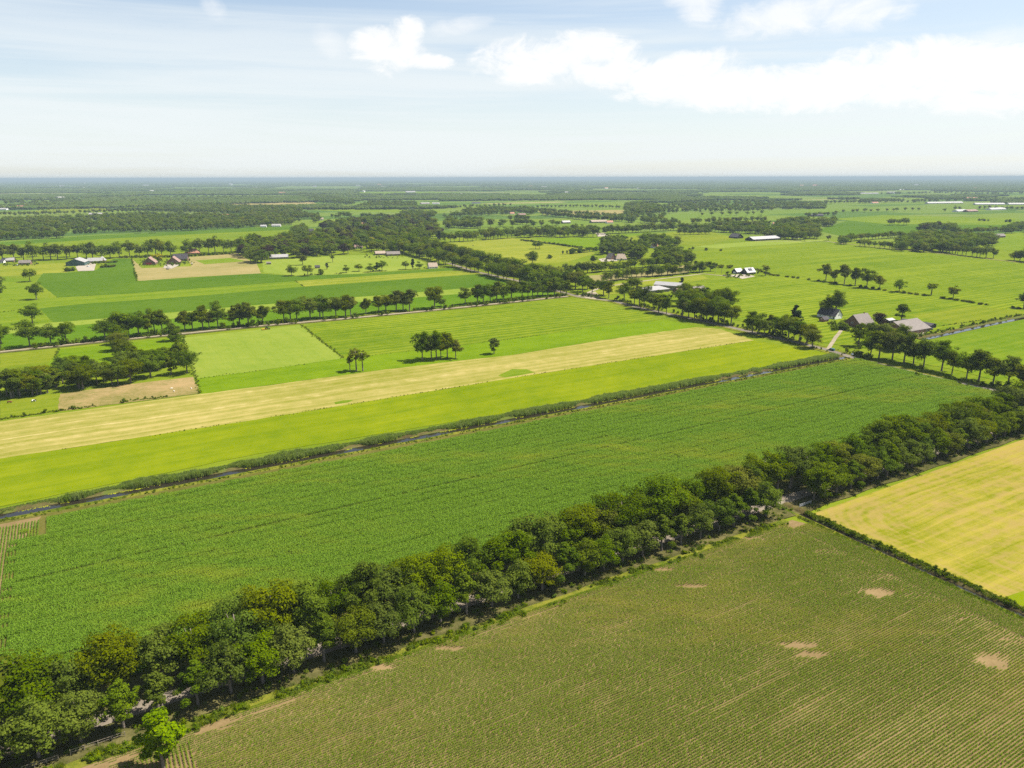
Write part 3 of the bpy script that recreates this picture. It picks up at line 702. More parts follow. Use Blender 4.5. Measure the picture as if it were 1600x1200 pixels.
def plant(pos, keys, h, row, phrase, group, wf=1.0, name='tree', stuff=False):
    key = keys[random.randrange(len(keys))] if isinstance(keys, list) else keys
    TREES.append(dict(pos=pos, key=key, h=h, wf=wf * random.uniform(0.9, 1.12), rz=random.uniform(0, 6.28), row=row, phrase=phrase, group=group, name=name, stuff=stuff))


def row_px(pts, keys, h, row, where, group, hj=0.2, wf=1.0, name='tree'):
    for i, p in enumerate(pts):
        hh = (p[2] if len(p) > 2 else h) * random.uniform(1 - hj, 1 + hj)
        plant(at(p[0], p[1]), keys, hh, row, f'{ordw(i + 1)} {{look}} tree {where}', group, wf, name)


# double row along the lane: near side
near_u = [-62, -53.5, -45, -37, -29, -20.5, -12.6, -4.2, 4, 11.5, 19, 26.5, 34.1, 42, 50.2, 58.1, 66.9, 75, 83.2, 91.4, 100, 108.8, 116.5, 124.5, 132, 139.9, 147.9, 156, 164.6, 173.5, 182.7, 190.1, 198.2, 206.3,
          233.6, 240, 247, 255.8, 264.2, 273, 279.3, 287.1, 297.6, 306, 315, 323.5, 332, 341.2, 349, 356.3, 364.5, 373, 381.5, 390, 398, 406, 414, 422]
k1 = k2 = 0
for u_ in near_u:
    if u_ < 220:
        k1 += 1; ph = f'{ordw(k1)} {{look}} tree of the lane row bordering the near maize, bottom corner first'
    else:
        k2 += 1; ph = f'{ordw(k2)} {{look}} tree past the gate in the lane row bordering the golden field'
    kk = ALLEY + ALLEY + ['oak4', 'oak2']
    plant(uv(u_, 164.8 + random.uniform(-.4, .4)), kk, random.uniform(11.0, 13.8), 'nearrow', ph, 'trees on the near side of the shaded lane', 1.0)
u_ = -66; i = 0
while u_ < 432:
    i += 1
    big = random.random() < 0.45
    hh = random.uniform(15.5, 18.5) if big else random.uniform(13.0, 15.8)
    plant(uv(u_, 177.2 + random.uniform(-.9, .9)), OAKS, hh, 'farrow', f'{ordw(i)} {{look}} tree of the lane row bordering the dense maize, lower end first', 'trees on the far side of the shaded lane', 0.95)
    u_ += random.uniform(7.2, 10.4)

plant(at(256, 1203), 'lime0', 14.0, 'solo', 'bright yellow green young tree alone beside the near maize corner', None, 1.0)

# oaks on the far side of the country road, past the brick farm
row_px([(1341, 541), (1360, 556), (1373, 560), (1394, 562), (1412, 567), (1427, 569), (1443, 573), (1471, 580), (1487, 585), (1510, 592), (1529, 596), (1551, 601), (1574, 604), (1596, 612), (1618, 617), (1642, 623)], OAKS[:4] + STEMS, 17.0,
       'road', 'along the country road past the brick farm, farm end first', 'road oaks past the brick farm')
row_px([(1269, 544), (1260, 537), (1249, 534), (1240, 531), (1232, 528), (1222, 526), (1212, 523), (1203, 521), (1194, 526), (1184, 521), (1175, 522)], OAKS[:4] + STEMS, 14.5,
       'road', 'of the grove across the road, drive end first', 'road trees before the brick farm')
row_px([(1142, 507, 20), (1131, 507), (1122, 503), (1114, 500), (1104, 502), (1095, 501), (1085, 499), (1076, 496), (1066, 494), (1041, 491), (1029, 489), (1020, 484), (1006, 482), (999, 477), (991, 475), (975, 470), (951, 466), (943, 462)], OAKS[:4] + STEMS, 17.5,
       'road', 'along the road in front of the grey roofed farm', 'road trees by the grey roofed farm')
row_px([(1136, 490, 21), (1120, 486), (1104, 484), (1092, 486), (1080, 480), (1064, 478), (1070, 470)], OAKS, 16.0, 'road', 'in the clump behind the road before the grey roofed farm', 'clump by the grey roofed farm')
row_px([(925, 460), (910, 456), (899, 452), (888, 449), (905, 447), (918, 452)], OAKS, 18.0, 'road', 'at the road junction, junction corner first', 'trees at the road junction')
row_px([(816, 466), (825, 465), (832, 464), (840, 465), (848, 463), (856, 462), (866, 462), (876, 461), (885, 460)], OAKS[:4] + STEMS, 15.5, 'track', 'at the junction end of the gravel track', 'track trees next to the junction')
row_px([(411, 507), (444, 502), (454, 502), (464, 501), (485, 499), (500, 497), (505, 497), (525, 496), (540, 495), (548, 495), (572, 491), (592, 489), (603, 487), (619, 486), (630, 485), (640, 486, 19), (679, 482, 18), (689, 479, 9), (727, 476), (746, 474), (755, 474), (766, 472), (776, 472), (787, 471), (799, 468)],
       STEMS + ['oak1', 'oak2'], 16.5, 'track', 'along the gravel track, counted from the tractor', 'track trees beyond the tractor')
row_px([(389, 510), (375, 510), (365, 511), (341, 512), (327, 514), (317, 515), (301, 516), (289, 517), (254, 521), (242, 521), (232, 524), (217, 525), (202, 526), (190, 526), (165, 531)], STEMS + ['oak0', 'oak5'], 17.0, 'track', 'along the gravel track, counted away from the tractor', 'track trees before the tractor')
row_px([(104, 537), (80, 539), (47, 542), (2, 537), (-8, 545)], 'stem2', 16.5, 'track', 'of the oak group at the far end of the track', 'oak group at the end of the track')
plant(at(51, 505), 'stem2', 15.0, 'solo', 'spreading oak standing behind the oak group on the lime pasture', None)
plant(at(57, 468), 'stem2', 16.0, 'solo', 'spreading oak with a round shadow on the lime pasture', None)
plant(at(47, 440), 'stem0', 13.5, 'solo', 'small oak at the edge of the dark green crop', None)
plant(at(-2, 452), 'stem0', 15, 'solo', 'oak cut off by the picture edge, upper one on the pasture', None)
plant(at(-2, 466), 'stem0', 15, 'solo', 'oak cut off by the picture edge, lower one on the pasture', None)
# trees standing in the meadows
for (x, y, h_, k), lb in zip([(547, 581, 9, 'sparse1'), (557, 580, 14.5, 'sparse0'), (567, 580, 13, 'sparse0')], ['shortest of three thin crowned trees in the straw strip edge', 'tallest of three thin crowned trees at the straw strip edge', 'outer thin crowned tree of three at the straw strip edge']):
    plant(at(x, y), k, h_, 'solo', lb, None)
row_px([(660, 564), (674, 562), (682, 562), (689, 561), (699, 560), (712, 560)], ['stem0', 'stem1', 'oak1'], 16.0, 'solo', 'of the clump on the vivid green strip, tractor side first', 'clump on the vivid green strip', wf=0.85)
plant(at(772, 553), 'poplar0', 12.5, 'solo', 'single upright tree on the vivid green strip', None)
row_px([(1290, 439), (1304, 441), (1319, 444, 20), (1336, 446), (1354, 450), (1374, 452)], STEMS, 17.0, 'hedge', 'on the scrubby hedge line of the great meadow', 'trees on the scrubby hedge line')
plant(at(1405, 456), 'oak3', 12, 'solo', 'short thick tree ending the hedge line group', None)
plant(at(1455, 461), 'sparse0', 11, 'solo', 'thin young tree on the hedge line past the thick one', None, 1.3)
plant(at(1489, 467), 'stem1', 12, 'solo', 'last round tree along the hedge line of the great meadow', None)
plant(at(1599, 482), 'oak1', 15, 'solo', 'dark tree at the picture edge above the shining ditch', None)
plant(at(1305, 495), 'oak1', 22, 'solo', 'large dark tree behind the white gabled cottage', None)
plant(at(1291, 494), 'oak1', 16, 'solo', 'darker smaller tree touching the white gabled cottage', None)
plant(at(1408, 501), 'poplar0', 16, 'solo', 'grey green tree behind the big barn', None, 1.25)
plant(at(1372, 514), 'copper0', 13, 'solo', 'dark reddish tree between brick farmhouse and big barn', None)
plant(at(1316, 515), 'bush0', 5, 'solo', 'grey shrub at the corner of the brick farmhouse', None, 1.2, 'bush')
plant(at(1241, 514), 'conifer0', 19, 'solo', 'pointed conifer rising above the road grove', None, 1.5)
row_px([(1362, 537), (1378, 540), (1392, 543), (1406, 548)], OAKS, 15, 'road', 'in the farm hedge before the big barn', 'farm hedge trees before the big barn')
plant(at(1065, 447), 'conifer0', 9, 'solo', 'small dark conifer behind the grey roofed farm', None)
# little wood beside the brown paddock
g2 = random.Random(5); wood = []
for i in range(46):
    t_ = i / 45; x = -20 + 312 * t_ + g2.uniform(-4, 4)
    b0 = 625 - 38 * max(0, x) / 300
    wood.append((x, b0 - g2.uniform(0, 1) ** 1.3 * (22 if x > 90 else 10)))
wood.sort()
for i, (x, y) in enumerate(wood):
    plant(at(x, y), OAKS + ['alley0', 'poplar0'], g2.uniform(11, 15.5), 'wood', f'{ordw(i + 1)} {{look}} tree from the left in the little wood by the brown paddock', 'little wood by the brown paddock', 1.0)
for (x, y), lb in zip([(190, 560), (186, 548), (185, 538), (276, 545), (272, 533)], ['front tree of the short line jutting from the little wood', 'middle tree of the short line jutting from the little wood', 'olive end tree of the line reaching the gravel track', 'tree above the end of the little wood', 'dark tree touching the track above the little wood']):
    plant(at(x, y), ['oak2', 'oak3'], 13.5, 'wood', lb, 'little wood by the brown paddock')
# horse meadow trees
for x, y, h_, k, lb in [(456, 431, 12, 'oak0', 'dense tree at the corner of the horse meadow'), (481, 431, 12, 'stem0', 'second tree along the horse meadow fence'), (502, 429, 6, 'bush0', 'small round bush on the horse meadow fence'),
                        (473, 414, 14, 'stem1', 'lone tree in the middle of the horse meadow'), (520, 410, 10, 'sparse0', 'thin tree under the village wood edge'), (511, 421, 8, 'conifer0', 'little conifer by the horse shelter'),
                        (541, 426, 9, 'oak1', 'round clipped tree on the horse meadow'), (561, 424, 8.5, 'stem0', 'young round tree past the clipped one'), (579, 425, 10, 'oak1', 'round tree first of the close three'),
                        (589, 424, 11, 'alley1', 'slim tree middle of the close three'), (597, 423, 12, 'stem0', 'tree last of the close three'), (634, 421, 10, 'stem0', 'round tree at the far end of the horse meadow'), (645, 421, 13, 'conifer0', 'dark tree beside the hidden house by the avenue'), (655, 420, 9, 'oak1', 'bush like tree next to the dark one by the avenue')]:
    plant(at(x, y), k, h_, 'solo', lb, None)
plant(at(247, 407), 'gold0', 11, 'solo', 'golden yellow tree between the two brown houses', None)
for x, y, h_, k, lb in [(843, 389, 12, 'stem0', 'dark twin tree on the yellow green meadow'), (837, 389, 11, 'stem0', 'smaller twin tree on the yellow green meadow'), (832, 415, 19, 'oak5', 'big round tree above the avenue end'), (927, 408, 7, 'bush0', 'round bush on the paddock before the thatched farm'), (859, 404, 5, 'bush0', 'dark bush at the meadow corner')]:
    plant(at(x, y), k, h_, 'solo', lb, None)


def line(pts, spacing, h, keys, jit=0.25, wf=1.0, hj=0.18, side=0.0, gap=0.0):
    """a row of distant trees along a polyline of the photograph"""
    q = P(*pts); acc = 0.0
    for a, b in zip(q, q[1:]):
        L = (b - a).length; d = (b - a) / L; nn = Vector((-d.y, d.x, 0))
        while acc < L:
            if random.random() > gap:
                p = a + d * acc + nn * (random.uniform(-1, 1) * spacing * jit + side)
                plant(p, keys, h * random.uniform(1 - hj, 1 + hj), 'far', None, None, wf, stuff=True)
            acc += spacing * random.uniform(0.8, 1.2)
        acc -= L


def inside(x, y, poly):
    r = False; n = len(poly)
    for i in range(n):
        (x1, y1), (x2, y2) = poly[i], poly[i - 1]
        if (y1 > y) != (y2 > y) and x < (x2 - x1) * (y - y1) / (y2 - y1) + x1: r = not r
    return r


def wood_area(pts, spacing, h, keys, fill=0.9, hj=0.2, wf=1.1, lim=900):
    q = [(p.x, p.y) for p in P(*pts)]
    x0, x1 = min(a for a, _ in q), max(a for a, _ in q); y0, y1 = min(b for _, b in q), max(b for _, b in q)
    n = 0; area = (x1 - x0) * (y1 - y0); tries = int(area / spacing ** 2)
    pts_ = []
    for _ in range(tries):
        x, y = random.uniform(x0, x1), random.uniform(y0, y1)
        if inside(x, y, q) and random.random() < fill: pts_.append((x, y))
    if len(pts_) > lim: pts_ = random.sample(pts_, lim)
    for x, y in pts_: plant(Vector((x, y, 0)), keys, h * random.uniform(1 - hj, 1 + hj), 'far', None, None, wf, stuff=True)


FAROAK = OAKS + STEMS
# avenue up from the junction (two rows) and the row across
line([(887, 449), (850, 441), (800, 428), (745, 414), (705, 402), (675, 394), (640, 385), (600, 374), (560, 363)], 9.5, 17.5, FAROAK, 0.3)
line([(870, 455), (820, 444), (770, 432), (720, 419), (690, 412)], 10.5, 17, FAROAK, 0.3, gap=0.2)
line([(690, 412), (660, 402), (620, 390), (580, 376)], 12, 16, FAROAK, 0.4)
line([(687, 379), (735, 377), (800, 372), (860, 369), (937, 371)], 10, 17, FAROAK, 0.35, gap=0.1)
line([(945, 366), (980, 364), (1020, 362), (1055, 360)], 9, 17, FAROAK, 0.2)
# roadside trees behind the left farms
line([(-10, 410), (60, 407), (130, 404), (200, 402), (250, 400), (310, 396), (372, 394), (405, 391)], 12, 22, FAROAK, 0.9, gap=0.03)
line([(0, 404), (130, 400), (210, 398)], 24, 17, FAROAK, 0.6, gap=0.35)
line([(160, 418), (180, 417)], 5, 4, ['bush0', 'bush1'], 0.3); line([(150, 411), (183, 410)], 5, 3, ['bush0', 'bush1'], 0.2)
line([(190, 403), (280, 402), (400, 394)], 7, 3.5, ['bush0', 'bush1'], 0.1)
line([(104, 424), (118, 423)], 4, 5, ['bush0', 'bush1'], 0.5)
# village wood
wood_area([(372, 402), (412, 420), (420, 402), (470, 404), (535, 400), (560, 390), (545, 372), (500, 368), (440, 378), (395, 384)], 13, 15.5, FAROAK + ['copper0', 'poplar0'], 0.62)
wood_area([(555, 392), (640, 398), (690, 410), (700, 400), (640, 372), (560, 368), (530, 375)], 15, 15, FAROAK + ['conifer0', 'gold0'], 0.45)
wood_area([(500, 358), (600, 378), (690, 376), (680, 350), (640, 345), (575, 346), (520, 352)], 17, 15.5, FAROAK + ['conifer0', 'copper0', 'poplar0'], 0.6)
wood_area([(455, 366), (480, 370), (475, 358), (460, 358)], 11, 12, FAROAK, 0.8)
# the long wood and what lies behind
wood_area([(0, 376), (100, 372), (108, 362), (150, 362), (300, 361), (455, 352), (470, 346), (400, 340), (230, 337), (100, 344), (0, 346)], 17, 14, OAKS + ['poplar0'], 0.8, lim=1000)
line([(0, 376), (105, 371)], 13, 14, OAKS); line([(118, 365), (150, 364)], 9, 9, ['bush0', 'oak4']); line([(163, 363), (290, 361)], 11, 12, ['oak4', 'poplar0', 'alley0'])
line([(290, 360), (460, 351)], 12, 13, OAKS)
line([(220, 365), (243, 364)], 30, 15, OAKS)
wood_area([(228, 331), (300, 333), (330, 334), (400, 336), (470, 334), (470, 328), (400, 325), (300, 322), (235, 324)], 22, 15, OAKS, 0.8, lim=600)
line([(0, 338), (60, 337), (120, 334), (225, 332)], 14, 13, FAROAK, 0.5); line([(60, 330), (130, 327), (230, 322)], 22, 10, STEMS, 0.1)
wood_area([(0, 330), (40, 327), (230, 319), (400, 314), (400, 308), (200, 309), (0, 312)], 34, 14, OAKS, 0.4, lim=420)
wood_area([(400, 346), (470, 345), (500, 350), (500, 340), (430, 330), (380, 338)], 20, 14, FAROAK, 0.6, lim=300)
line([(520, 341), (545, 339)], 10, 15, OAKS, 1.0); line([(565, 340), (617, 341)], 11, 13, FAROAK); line([(620, 341), (680, 341)], 11, 14, FAROAK)
wood_area([(620, 341), (680, 341), (680, 335), (630, 334)], 18, 14, OAKS, 0.6)
line([(400, 325), (470, 323), (530, 322)], 14, 11, FAROAK)
wood_area([(463, 307), (500, 318), (560, 322), (550, 316), (500, 306), (470, 303)], 26, 15, OAKS, 0.85, lim=300)
line([(560, 325), (650, 324)], 12, 14, OAKS, 1.5); wood_area([(560, 325), (650, 324), (650, 318), (580, 317)], 24, 14, OAKS, 0.6)
line([(640, 328), (800, 322)], 18, 12, FAROAK, 0.6); line([(700, 340), (800, 333)], 14, 15, OAKS, 1.5)
wood_area([(700, 340), (800, 335), (840, 336), (840, 328), (740, 328)], 26, 15, OAKS, 0.7, lim=300)
line([(695, 356), (740, 357), (754, 357)], 12, 16, OAKS, 0.6); wood_area([(700, 358), (754, 357), (750, 347), (700, 347)], 16, 15, OAKS, 0.6)
line([(768, 355), (800, 354)], 18, 17, OAKS, 0.8); wood_area([(735, 378), (800, 374), (800, 364), (740, 368)], 18, 15, FAROAK, 0.35)
wood_area([(800, 374), (850, 372), (942, 371), (940, 360), (860, 362), (800, 366)], 18, 15, FAROAK, 0.55)
line([(800, 313), (870, 312), (930, 314)], 20, 13, OAKS, 0.8); line([(840, 325), (900, 324), (975, 326)], 16, 12, FAROAK, 0.4)
line([(845, 336), (880, 340), (925, 345), (985, 347)], 10, 15, FAROAK, 0.5); line([(845, 332), (890, 335), (950, 340)], 12, 14, FAROAK, 0.5)
line([(985, 347), (1060, 352)], 11, 15, FAROAK, 1.0); wood_area([(925, 346), (1060, 352), (1050, 340), (980, 336)], 24, 14, FAROAK, 0.45, lim=160)
wood_area([(977, 334), (1005, 337), (1032, 335), (1030, 325), (1000, 322), (978, 322)], 16, 17, OAKS, 0.9, lim=160)
wood_area([(1030, 334), (1100, 333), (1200, 330), (1290, 326), (1290, 320), (1200, 316), (1060, 316), (1035, 322)], 28, 14, OAKS, 0.62, lim=420)
line([(805, 350), (830, 352)], 9, 14, OAKS, 1.0); line([(800, 345), (825, 344)], 9, 15, OAKS, 1.0)
line([(830, 355), (880, 352)], 14, 13, FAROAK, 0.6, gap=0.2)
line([(1060, 360), (1110, 362), (1160, 364), (1200, 366)], 9, 15, OAKS, 0.7); line([(1056, 367), (1110, 366)], 9, 14, OAKS, 0.7, gap=0.2)
line([(1080, 350), (1130, 348), (1200, 346)], 12, 14, FAROAK, 0.7); wood_area([(1100, 364), (1200, 368), (1240, 366), (1240, 352), (1120, 352)], 22, 15, FAROAK, 0.5, lim=200)
wood_area([(1195, 372), (1240, 376), (1278, 374), (1278, 362), (1210, 360)], 16, 16, OAKS, 0.8, lim=160)
wood_area([(1222, 354), (1300, 355), (1303, 348), (1240, 346), (1222, 348)], 18, 15, OAKS, 0.85, lim=200)
line([(1098, 338), (1200, 335)], 34, 12, STEMS, 0.2); line([(1260, 339), (1310, 336)], 14, 11, FAROAK, 0.8); line([(1320, 333), (1440, 329)], 36, 12, STEMS, 0.3)
line([(1200, 320), (1337, 317)], 15, 13, FAROAK, 0.6); line([(1343, 318), (1407, 315)], 12, 15, OAKS, 1.5); line([(1410, 317), (1520, 313), (1600, 312)], 18, 14, OAKS, 1.5, gap=0.1)
line([(1260, 306), (1340, 306)], 22, 14, OAKS, 1.5); line([(1380, 304), (1470, 302), (1600, 298)], 26, 15, OAKS, 2.0); line([(1500, 304), (1600, 303)], 20, 14, OAKS, 2.0)
line([(1388, 352), (1418, 352)], 9, 16, STEMS, 0.8)
wood_area([(1405, 392), (1440, 395), (1480, 395), (1552, 388), (1548, 376), (1500, 374), (1440, 372), (1405, 378)], 12, 15, OAKS + ['oak4'], 0.75, lim=320)
wood_area([(1434, 363), (1460, 364), (1490, 367), (1490, 360), (1450, 356)], 14, 15, OAKS + ['copper0'], 0.6)
line([(1495, 367), (1545, 364), (1600, 359)], 12, 12, FAROAK, 0.4); wood_area([(1570, 365), (1620, 368), (1620, 354), (1580, 356)], 16, 14, OAKS, 0.7)
line([(1312, 380), (1340, 376), (1380, 373), (1408, 371)], 10, 12, STEMS, 0.2); line([(1344, 385), (1380, 388), (1405, 391)], 9, 12, STEMS, 0.2)
line([(1314, 382), (1325, 381)], 6, 11, OAKS, 0.3)
line([(1472, 394), (1500, 398), (1530, 402), (1556, 404)], 8.5, 14.5, STEMS, 0.2); line([(1583, 407), (1612, 410)], 7, 16, OAKS, 0.6)
line([(1292, 376), (1291, 375)], 20, 9, STEMS); line([(1258, 377), (1266, 377)], 14, 9, STEMS)
line([(1530, 345), (1546, 346)], 9, 6, ['bush0', 'oak1'], 0.3); line([(1572, 347), (1580, 347)], 9, 6, ['bush0'], 0.3)
line([(1493, 328), (1503, 328)], 20, 14, OAKS); line([(1475, 331), (1478, 331)], 30, 14, OAKS); line([(1530, 327), (1600, 328)], 18, 13, OAKS, 1.0)
# around the thatched farm
wood_area([(937, 398), (978, 400), (985, 396), (975, 378), (940, 380)], 11, 15, ['poplar0', 'oak4', 'alley0'], 0.65, lim=60)
wood_area([(980, 405), (1004, 406), (1004, 388), (985, 388)], 10, 16, ['poplar0', 'oak3', 'oak4'], 0.8, lim=40)
wood_area([(1003, 392), (1025, 390), (1060, 390), (1062, 384), (1030, 375), (1005, 376)], 13, 14, OAKS, 0.45, lim=40)
wood_area([(1020, 412), (1075, 414), (1082, 406), (1060, 395), (1030, 398)], 10, 14, ['poplar0', 'oak4', 'oak1'], 0.75, lim=70)
line([(880, 398), (900, 396), (935, 392)], 10, 7, ['oak3', 'bush0', 'conifer0'], 0.2); line([(815, 376), (850, 380), (910, 388)], 6, 3, ['bush0', 'bush1'], 0.3)
line([(888, 428), (905, 427), (924, 426)], 6, 13, ['poplar0', 'oak4'], 0.6); line([(932, 426), (945, 424)], 6, 11, ['oak3', 'oak1']); line([(955, 424), (980, 421)], 6, 9, ['oak1', 'oak2'])
line([(985, 419), (1030, 416), (1085, 410)], 9, 12, OAKS + ['poplar0'], 0.5)
line([(945, 440), (958, 439), (980, 436)], 7, 11, OAKS, 0.5); line([(988, 434), (1012, 432)], 8, 11, OAKS, 0.4); line([(1018, 432), (1050, 430), (1098, 425)], 8, 13, OAKS, 0.4)
line([(1086, 412), (1110, 416), (1140, 419)], 9, 4, ['bush0', 'bush1'], 0.5); line([(1110, 424), (1112, 424)], 9, 11, ['alley1'])
line([(1080, 390), (1140, 393)], 30, 3.5, ['bush0'], 0.5); line([(1068, 452), (1100, 455)], 8, 4, ['bush1', 'bush0'], 0.6)
line([(1078, 460), (1098, 462), (1120, 470)], 8, 9, OAKS + ['lime0'], 0.6)
line([(985, 452), (1000, 450)], 6, 12, OAKS)
plant(at(1196, 431), 'sparse0', 12, 'solo', 'bare looking tree beside the white roofed house', None, 1.3)
# scrubby hedge along the great meadow
line([(1180, 421), (1205, 430), (1260, 437), (1300, 443), (1380, 454), (1440, 462), (1520, 473), (1530, 476)], 7, 2.2, ['bush0', 'bush1'], 0.2, gap=0.25)
line([(1500, 470), (1520, 474), (1600, 484)], 7, 1.6, ['bush0', 'bush1'], 0.2, gap=0.4)

# ------------------------------------------------------------------ plant them: the 300 that show largest as trees, the rest as one mass
def px_size(t_): return t_['h'] / max(50, (t_['pos'] - Vector((0, 0, H))).length)


def in_frame(p):
    q = m.inverted() @ p
    if q.z > -1: return False
    x, y = -q.x / q.z * FPX, -q.y / q.z * FPX
    return abs(x) < 830 and abs(y) < 640


for t_ in TREES: t_['vis'] = in_frame(t_['pos'] + Vector((0, 0, t_['h'] * 0.6)))
named = [t_ for t_ in TREES if not t_['stuff']]
named.sort(key=px_size, reverse=True)
vis = [t_ for t_ in named if t_['vis']]
keep = vis[:298]
loose = [t_ for t_ in named if not t_['vis']]          # just outside the frame: their shade still falls inside
rest = vis[298:] + loose + [t_ for t_ in TREES if t_['stuff']]
for t_ in keep:
    key = t_['key']; c_, tr_, z1, R = PROTO[key]
    s_ = 1.1 * t_['h'] / z1; sw = s_ ** 0.7 * t_['wf'] * 1.32
    nm = {'bush0': 'bush', 'bush1': 'bush', 'conifer0': 'conifer_tree'}.get(key, 'oak_tree' if key.startswith(('oak', 'stem')) else 'tree')
    root = empty(nm, t_['pos'], t_['rz'], (sw, sw, s_))
    tag(root, t_['phrase'].format(look=LOOK[key]), 'bush' if nm == 'bush' else 'tree', t_['group'])
    link('trunk', tr_, root); link('crown', c_, root)


# scatter on points with geometry nodes (for masses nobody could count)
def merged_tree(key, decim=1.0):
    c_, tr_, z1, R = PROTO[key]
    bm = bmesh.new(); bm.from_mesh(c_); me = c_.copy()
    bm.free()
    return me


def proto_collection(name, meshes):
    pc = bpy.data.collections.new(name)
    for i, me in enumerate(meshes):
        o = bpy.data.objects.new(f'{name}_{i:03d}', me); pc.objects.link(o)
    return pc


def scatter(name, pts, rz, scl, idx, pc, label, cat=None, group=None):
    n = len(pts)
    me = bpy.data.meshes.new(name); me.vertices.add(n); me.vertices.foreach_set('co', np.asarray(pts, np.float32).ravel())
    me.attributes.new('spin', 'FLOAT', 'POINT').data.foreach_set('value', np.asarray(rz, np.float32))
    me.attributes.new('size', 'FLOAT_VECTOR', 'POINT').data.foreach_set('vector', np.asarray(scl, np.float32).ravel())
    me.attributes.new('pick', 'INT', 'POINT').data.foreach_set('value', np.asarray(idx, np.int32))
    o = link(name, me); tag(o, label, cat, group, 'stuff')
    ng = bpy.data.node_groups.new(name, 'GeometryNodeTree')
    ng.interface.new_socket('Geometry', in_out='INPUT', socket_type='NodeSocketGeometry')
    ng.interface.new_socket('Geometry', in_out='OUTPUT', socket_type='NodeSocketGeometry')
    N, Lk = ng.nodes, ng.links
    gi, go = N.new('NodeGroupInput'), N.new('NodeGroupOutput')
    ci = N.new('GeometryNodeCollectionInfo'); ci.inputs[0].default_value = pc; ci.inputs['Separate Children'].default_value = True; ci.inputs['Reset Children'].default_value = True
    ip = N.new('GeometryNodeInstanceOnPoints'); ip.inputs['Pick Instance'].default_value = True
    def attr(nm_, ty):
        a_ = N.new('GeometryNodeInputNamedAttribute'); a_.data_type = ty; a_.inputs[0].default_value = nm_; return a_.outputs[0]
    cx = N.new('ShaderNodeCombineXYZ'); Lk.new(attr('spin', 'FLOAT'), cx.inputs[2])
    er = N.new('FunctionNodeEulerToRotation'); Lk.new(cx.outputs[0], er.inputs[0])
    Lk.new(gi.outputs[0], ip.inputs['Points']); Lk.new(ci.outputs[0], ip.inputs['Instance']); Lk.new(attr('pick', 'INT'), ip.inputs['Instance Index'])
    Lk.new(er.outputs[0], ip.inputs['Rotation']); Lk.new(attr('size', 'FLOAT_VECTOR'), ip.inputs['Scale']); Lk.new(ip.outputs[0], go.inputs[0])
    md = o.modifiers.new('scatter', 'NODES'); md.node_group = ng
    return o


# light versions of the trees for the mass: crown and stem in one mesh with two materials
def light_tree(key, i):
    mat = {'oak0': 'leaf', 'oak1': 'leaf', 'oak2': 'leaf_olive', 'oak3': 'leaf', 'oak4': 'leaf_grey', 'oak5': 'leaf', 'poplar0': 'leaf_grey', 'bush0': 'leaf', 'bush1': 'leaf_olive', 'copper0': 'leaf_copper', 'gold0': 'leaf_gold', 'lime0': 'leaf_yellow', 'conifer0': 'needle'}.get(key, 'leaf' if key in ('stem0', 'stem2', 'alley1') else 'leaf_olive' if key.startswith(('stem', 'sparse')) else 'leaf_grey')
    _, _, z1, R = PROTO[key]
    g = np.random.default_rng(900 + i)
    z0 = {'o': 2.6, 's': 4.2, 'a': 2.2, 'p': 1.0, 'b': 0.2, 'c': 1.6, 'g': 0.8, 'l': 1.4}[key[0]]
    shape = {'conifer0': 'cone', 'poplar0': 'egg', 'alley1': 'cone'}.get(key, 'oak' if key.startswith(('oak', 'stem2')) else 'round')
    nleaf = {'sparse0': 350, 'sparse1': 300}.get(key, 1300)
    me, cs = crown('far_crown', M[mat], 700 + i, R, z0, z1, shape, 22, nleaf, 1.0 if key[0] != 'b' else 0.6, (0.26, 0.44))
    b = MB(); b.tube([(0, 0, -0.2), (0, 0, z0 + 1), (0, 0, z0 + (z1 - z0) * 0.6)], [0.35, 0.3, 0.15], 5)
    tm = b.mesh('far_stem', M['bark'])
    bm = bmesh.new(); bm.from_mesh(me); k = len(bm.faces); bm.from_mesh(tm); bm.faces.ensure_lookup_table()
    for f_ in bm.faces[k:]: f_.material_index = 1
    bm.to_mesh(me); bm.free(); me.materials.append(M['bark'])
    return me


keys = sorted(PROTO); kidx = {k: i for i, k in enumerate(keys)}
pc_tree = proto_collection('far_tree_kinds', [light_tree(k, i) for i, k in enumerate(keys)])
scatter('distant_trees', [t_['pos'] for t_ in rest], [t_['rz'] for t_ in rest],
        [((1.15 * t_['h'] / PROTO[t_['key']][2]) ** 0.7 * t_['wf'] * 1.38,) * 2 + (1.15 * t_['h'] / PROTO[t_['key']][2],) for t_ in rest], [kidx[t_['key']] for t_ in rest], pc_tree,
        'countless farther trees of the avenues, hedgerows and woods across the plain')

# far forest: bumpy clumps of crowns, larger with distance
def clump(seed):
    g = random.Random(seed); bm = bmesh.new()
    for k in range(16):
        c_ = Vector((g.uniform(-20, 20), g.uniform(-20, 20), g.uniform(5.5, 9)))
        r = g.uniform(4.5, 7.5)
        rr = bmesh.ops.create_icosphere(bm, subdivisions=2, radius=1)
        for v_ in rr['verts']:
            d = v_.co.normalized(); k2_ = 1 + 0.22 * mnoise.noise(d * 2.2 + Vector((seed, k, 0))) + 0.14 * mnoise.noise(d * 5 + Vector((k, seed, 0)))
            v_.co = c_ + Vector((d.x * r * k2_, d.y * r * k2_, d.z * r * 0.85 * k2_))
    me = bpy.data.meshes.new('far_clump'); bm.to_mesh(me); bm.free()
    a_ = me.attributes.new('tone', 'FLOAT', 'FACE'); a_.data.foreach_set('value', np.repeat(np.random.default_rng(seed).random(16), 80).astype(np.float32)[:len(me.polygons)] * 0.8)
    me.materials.append(M['leaf_far']); return me


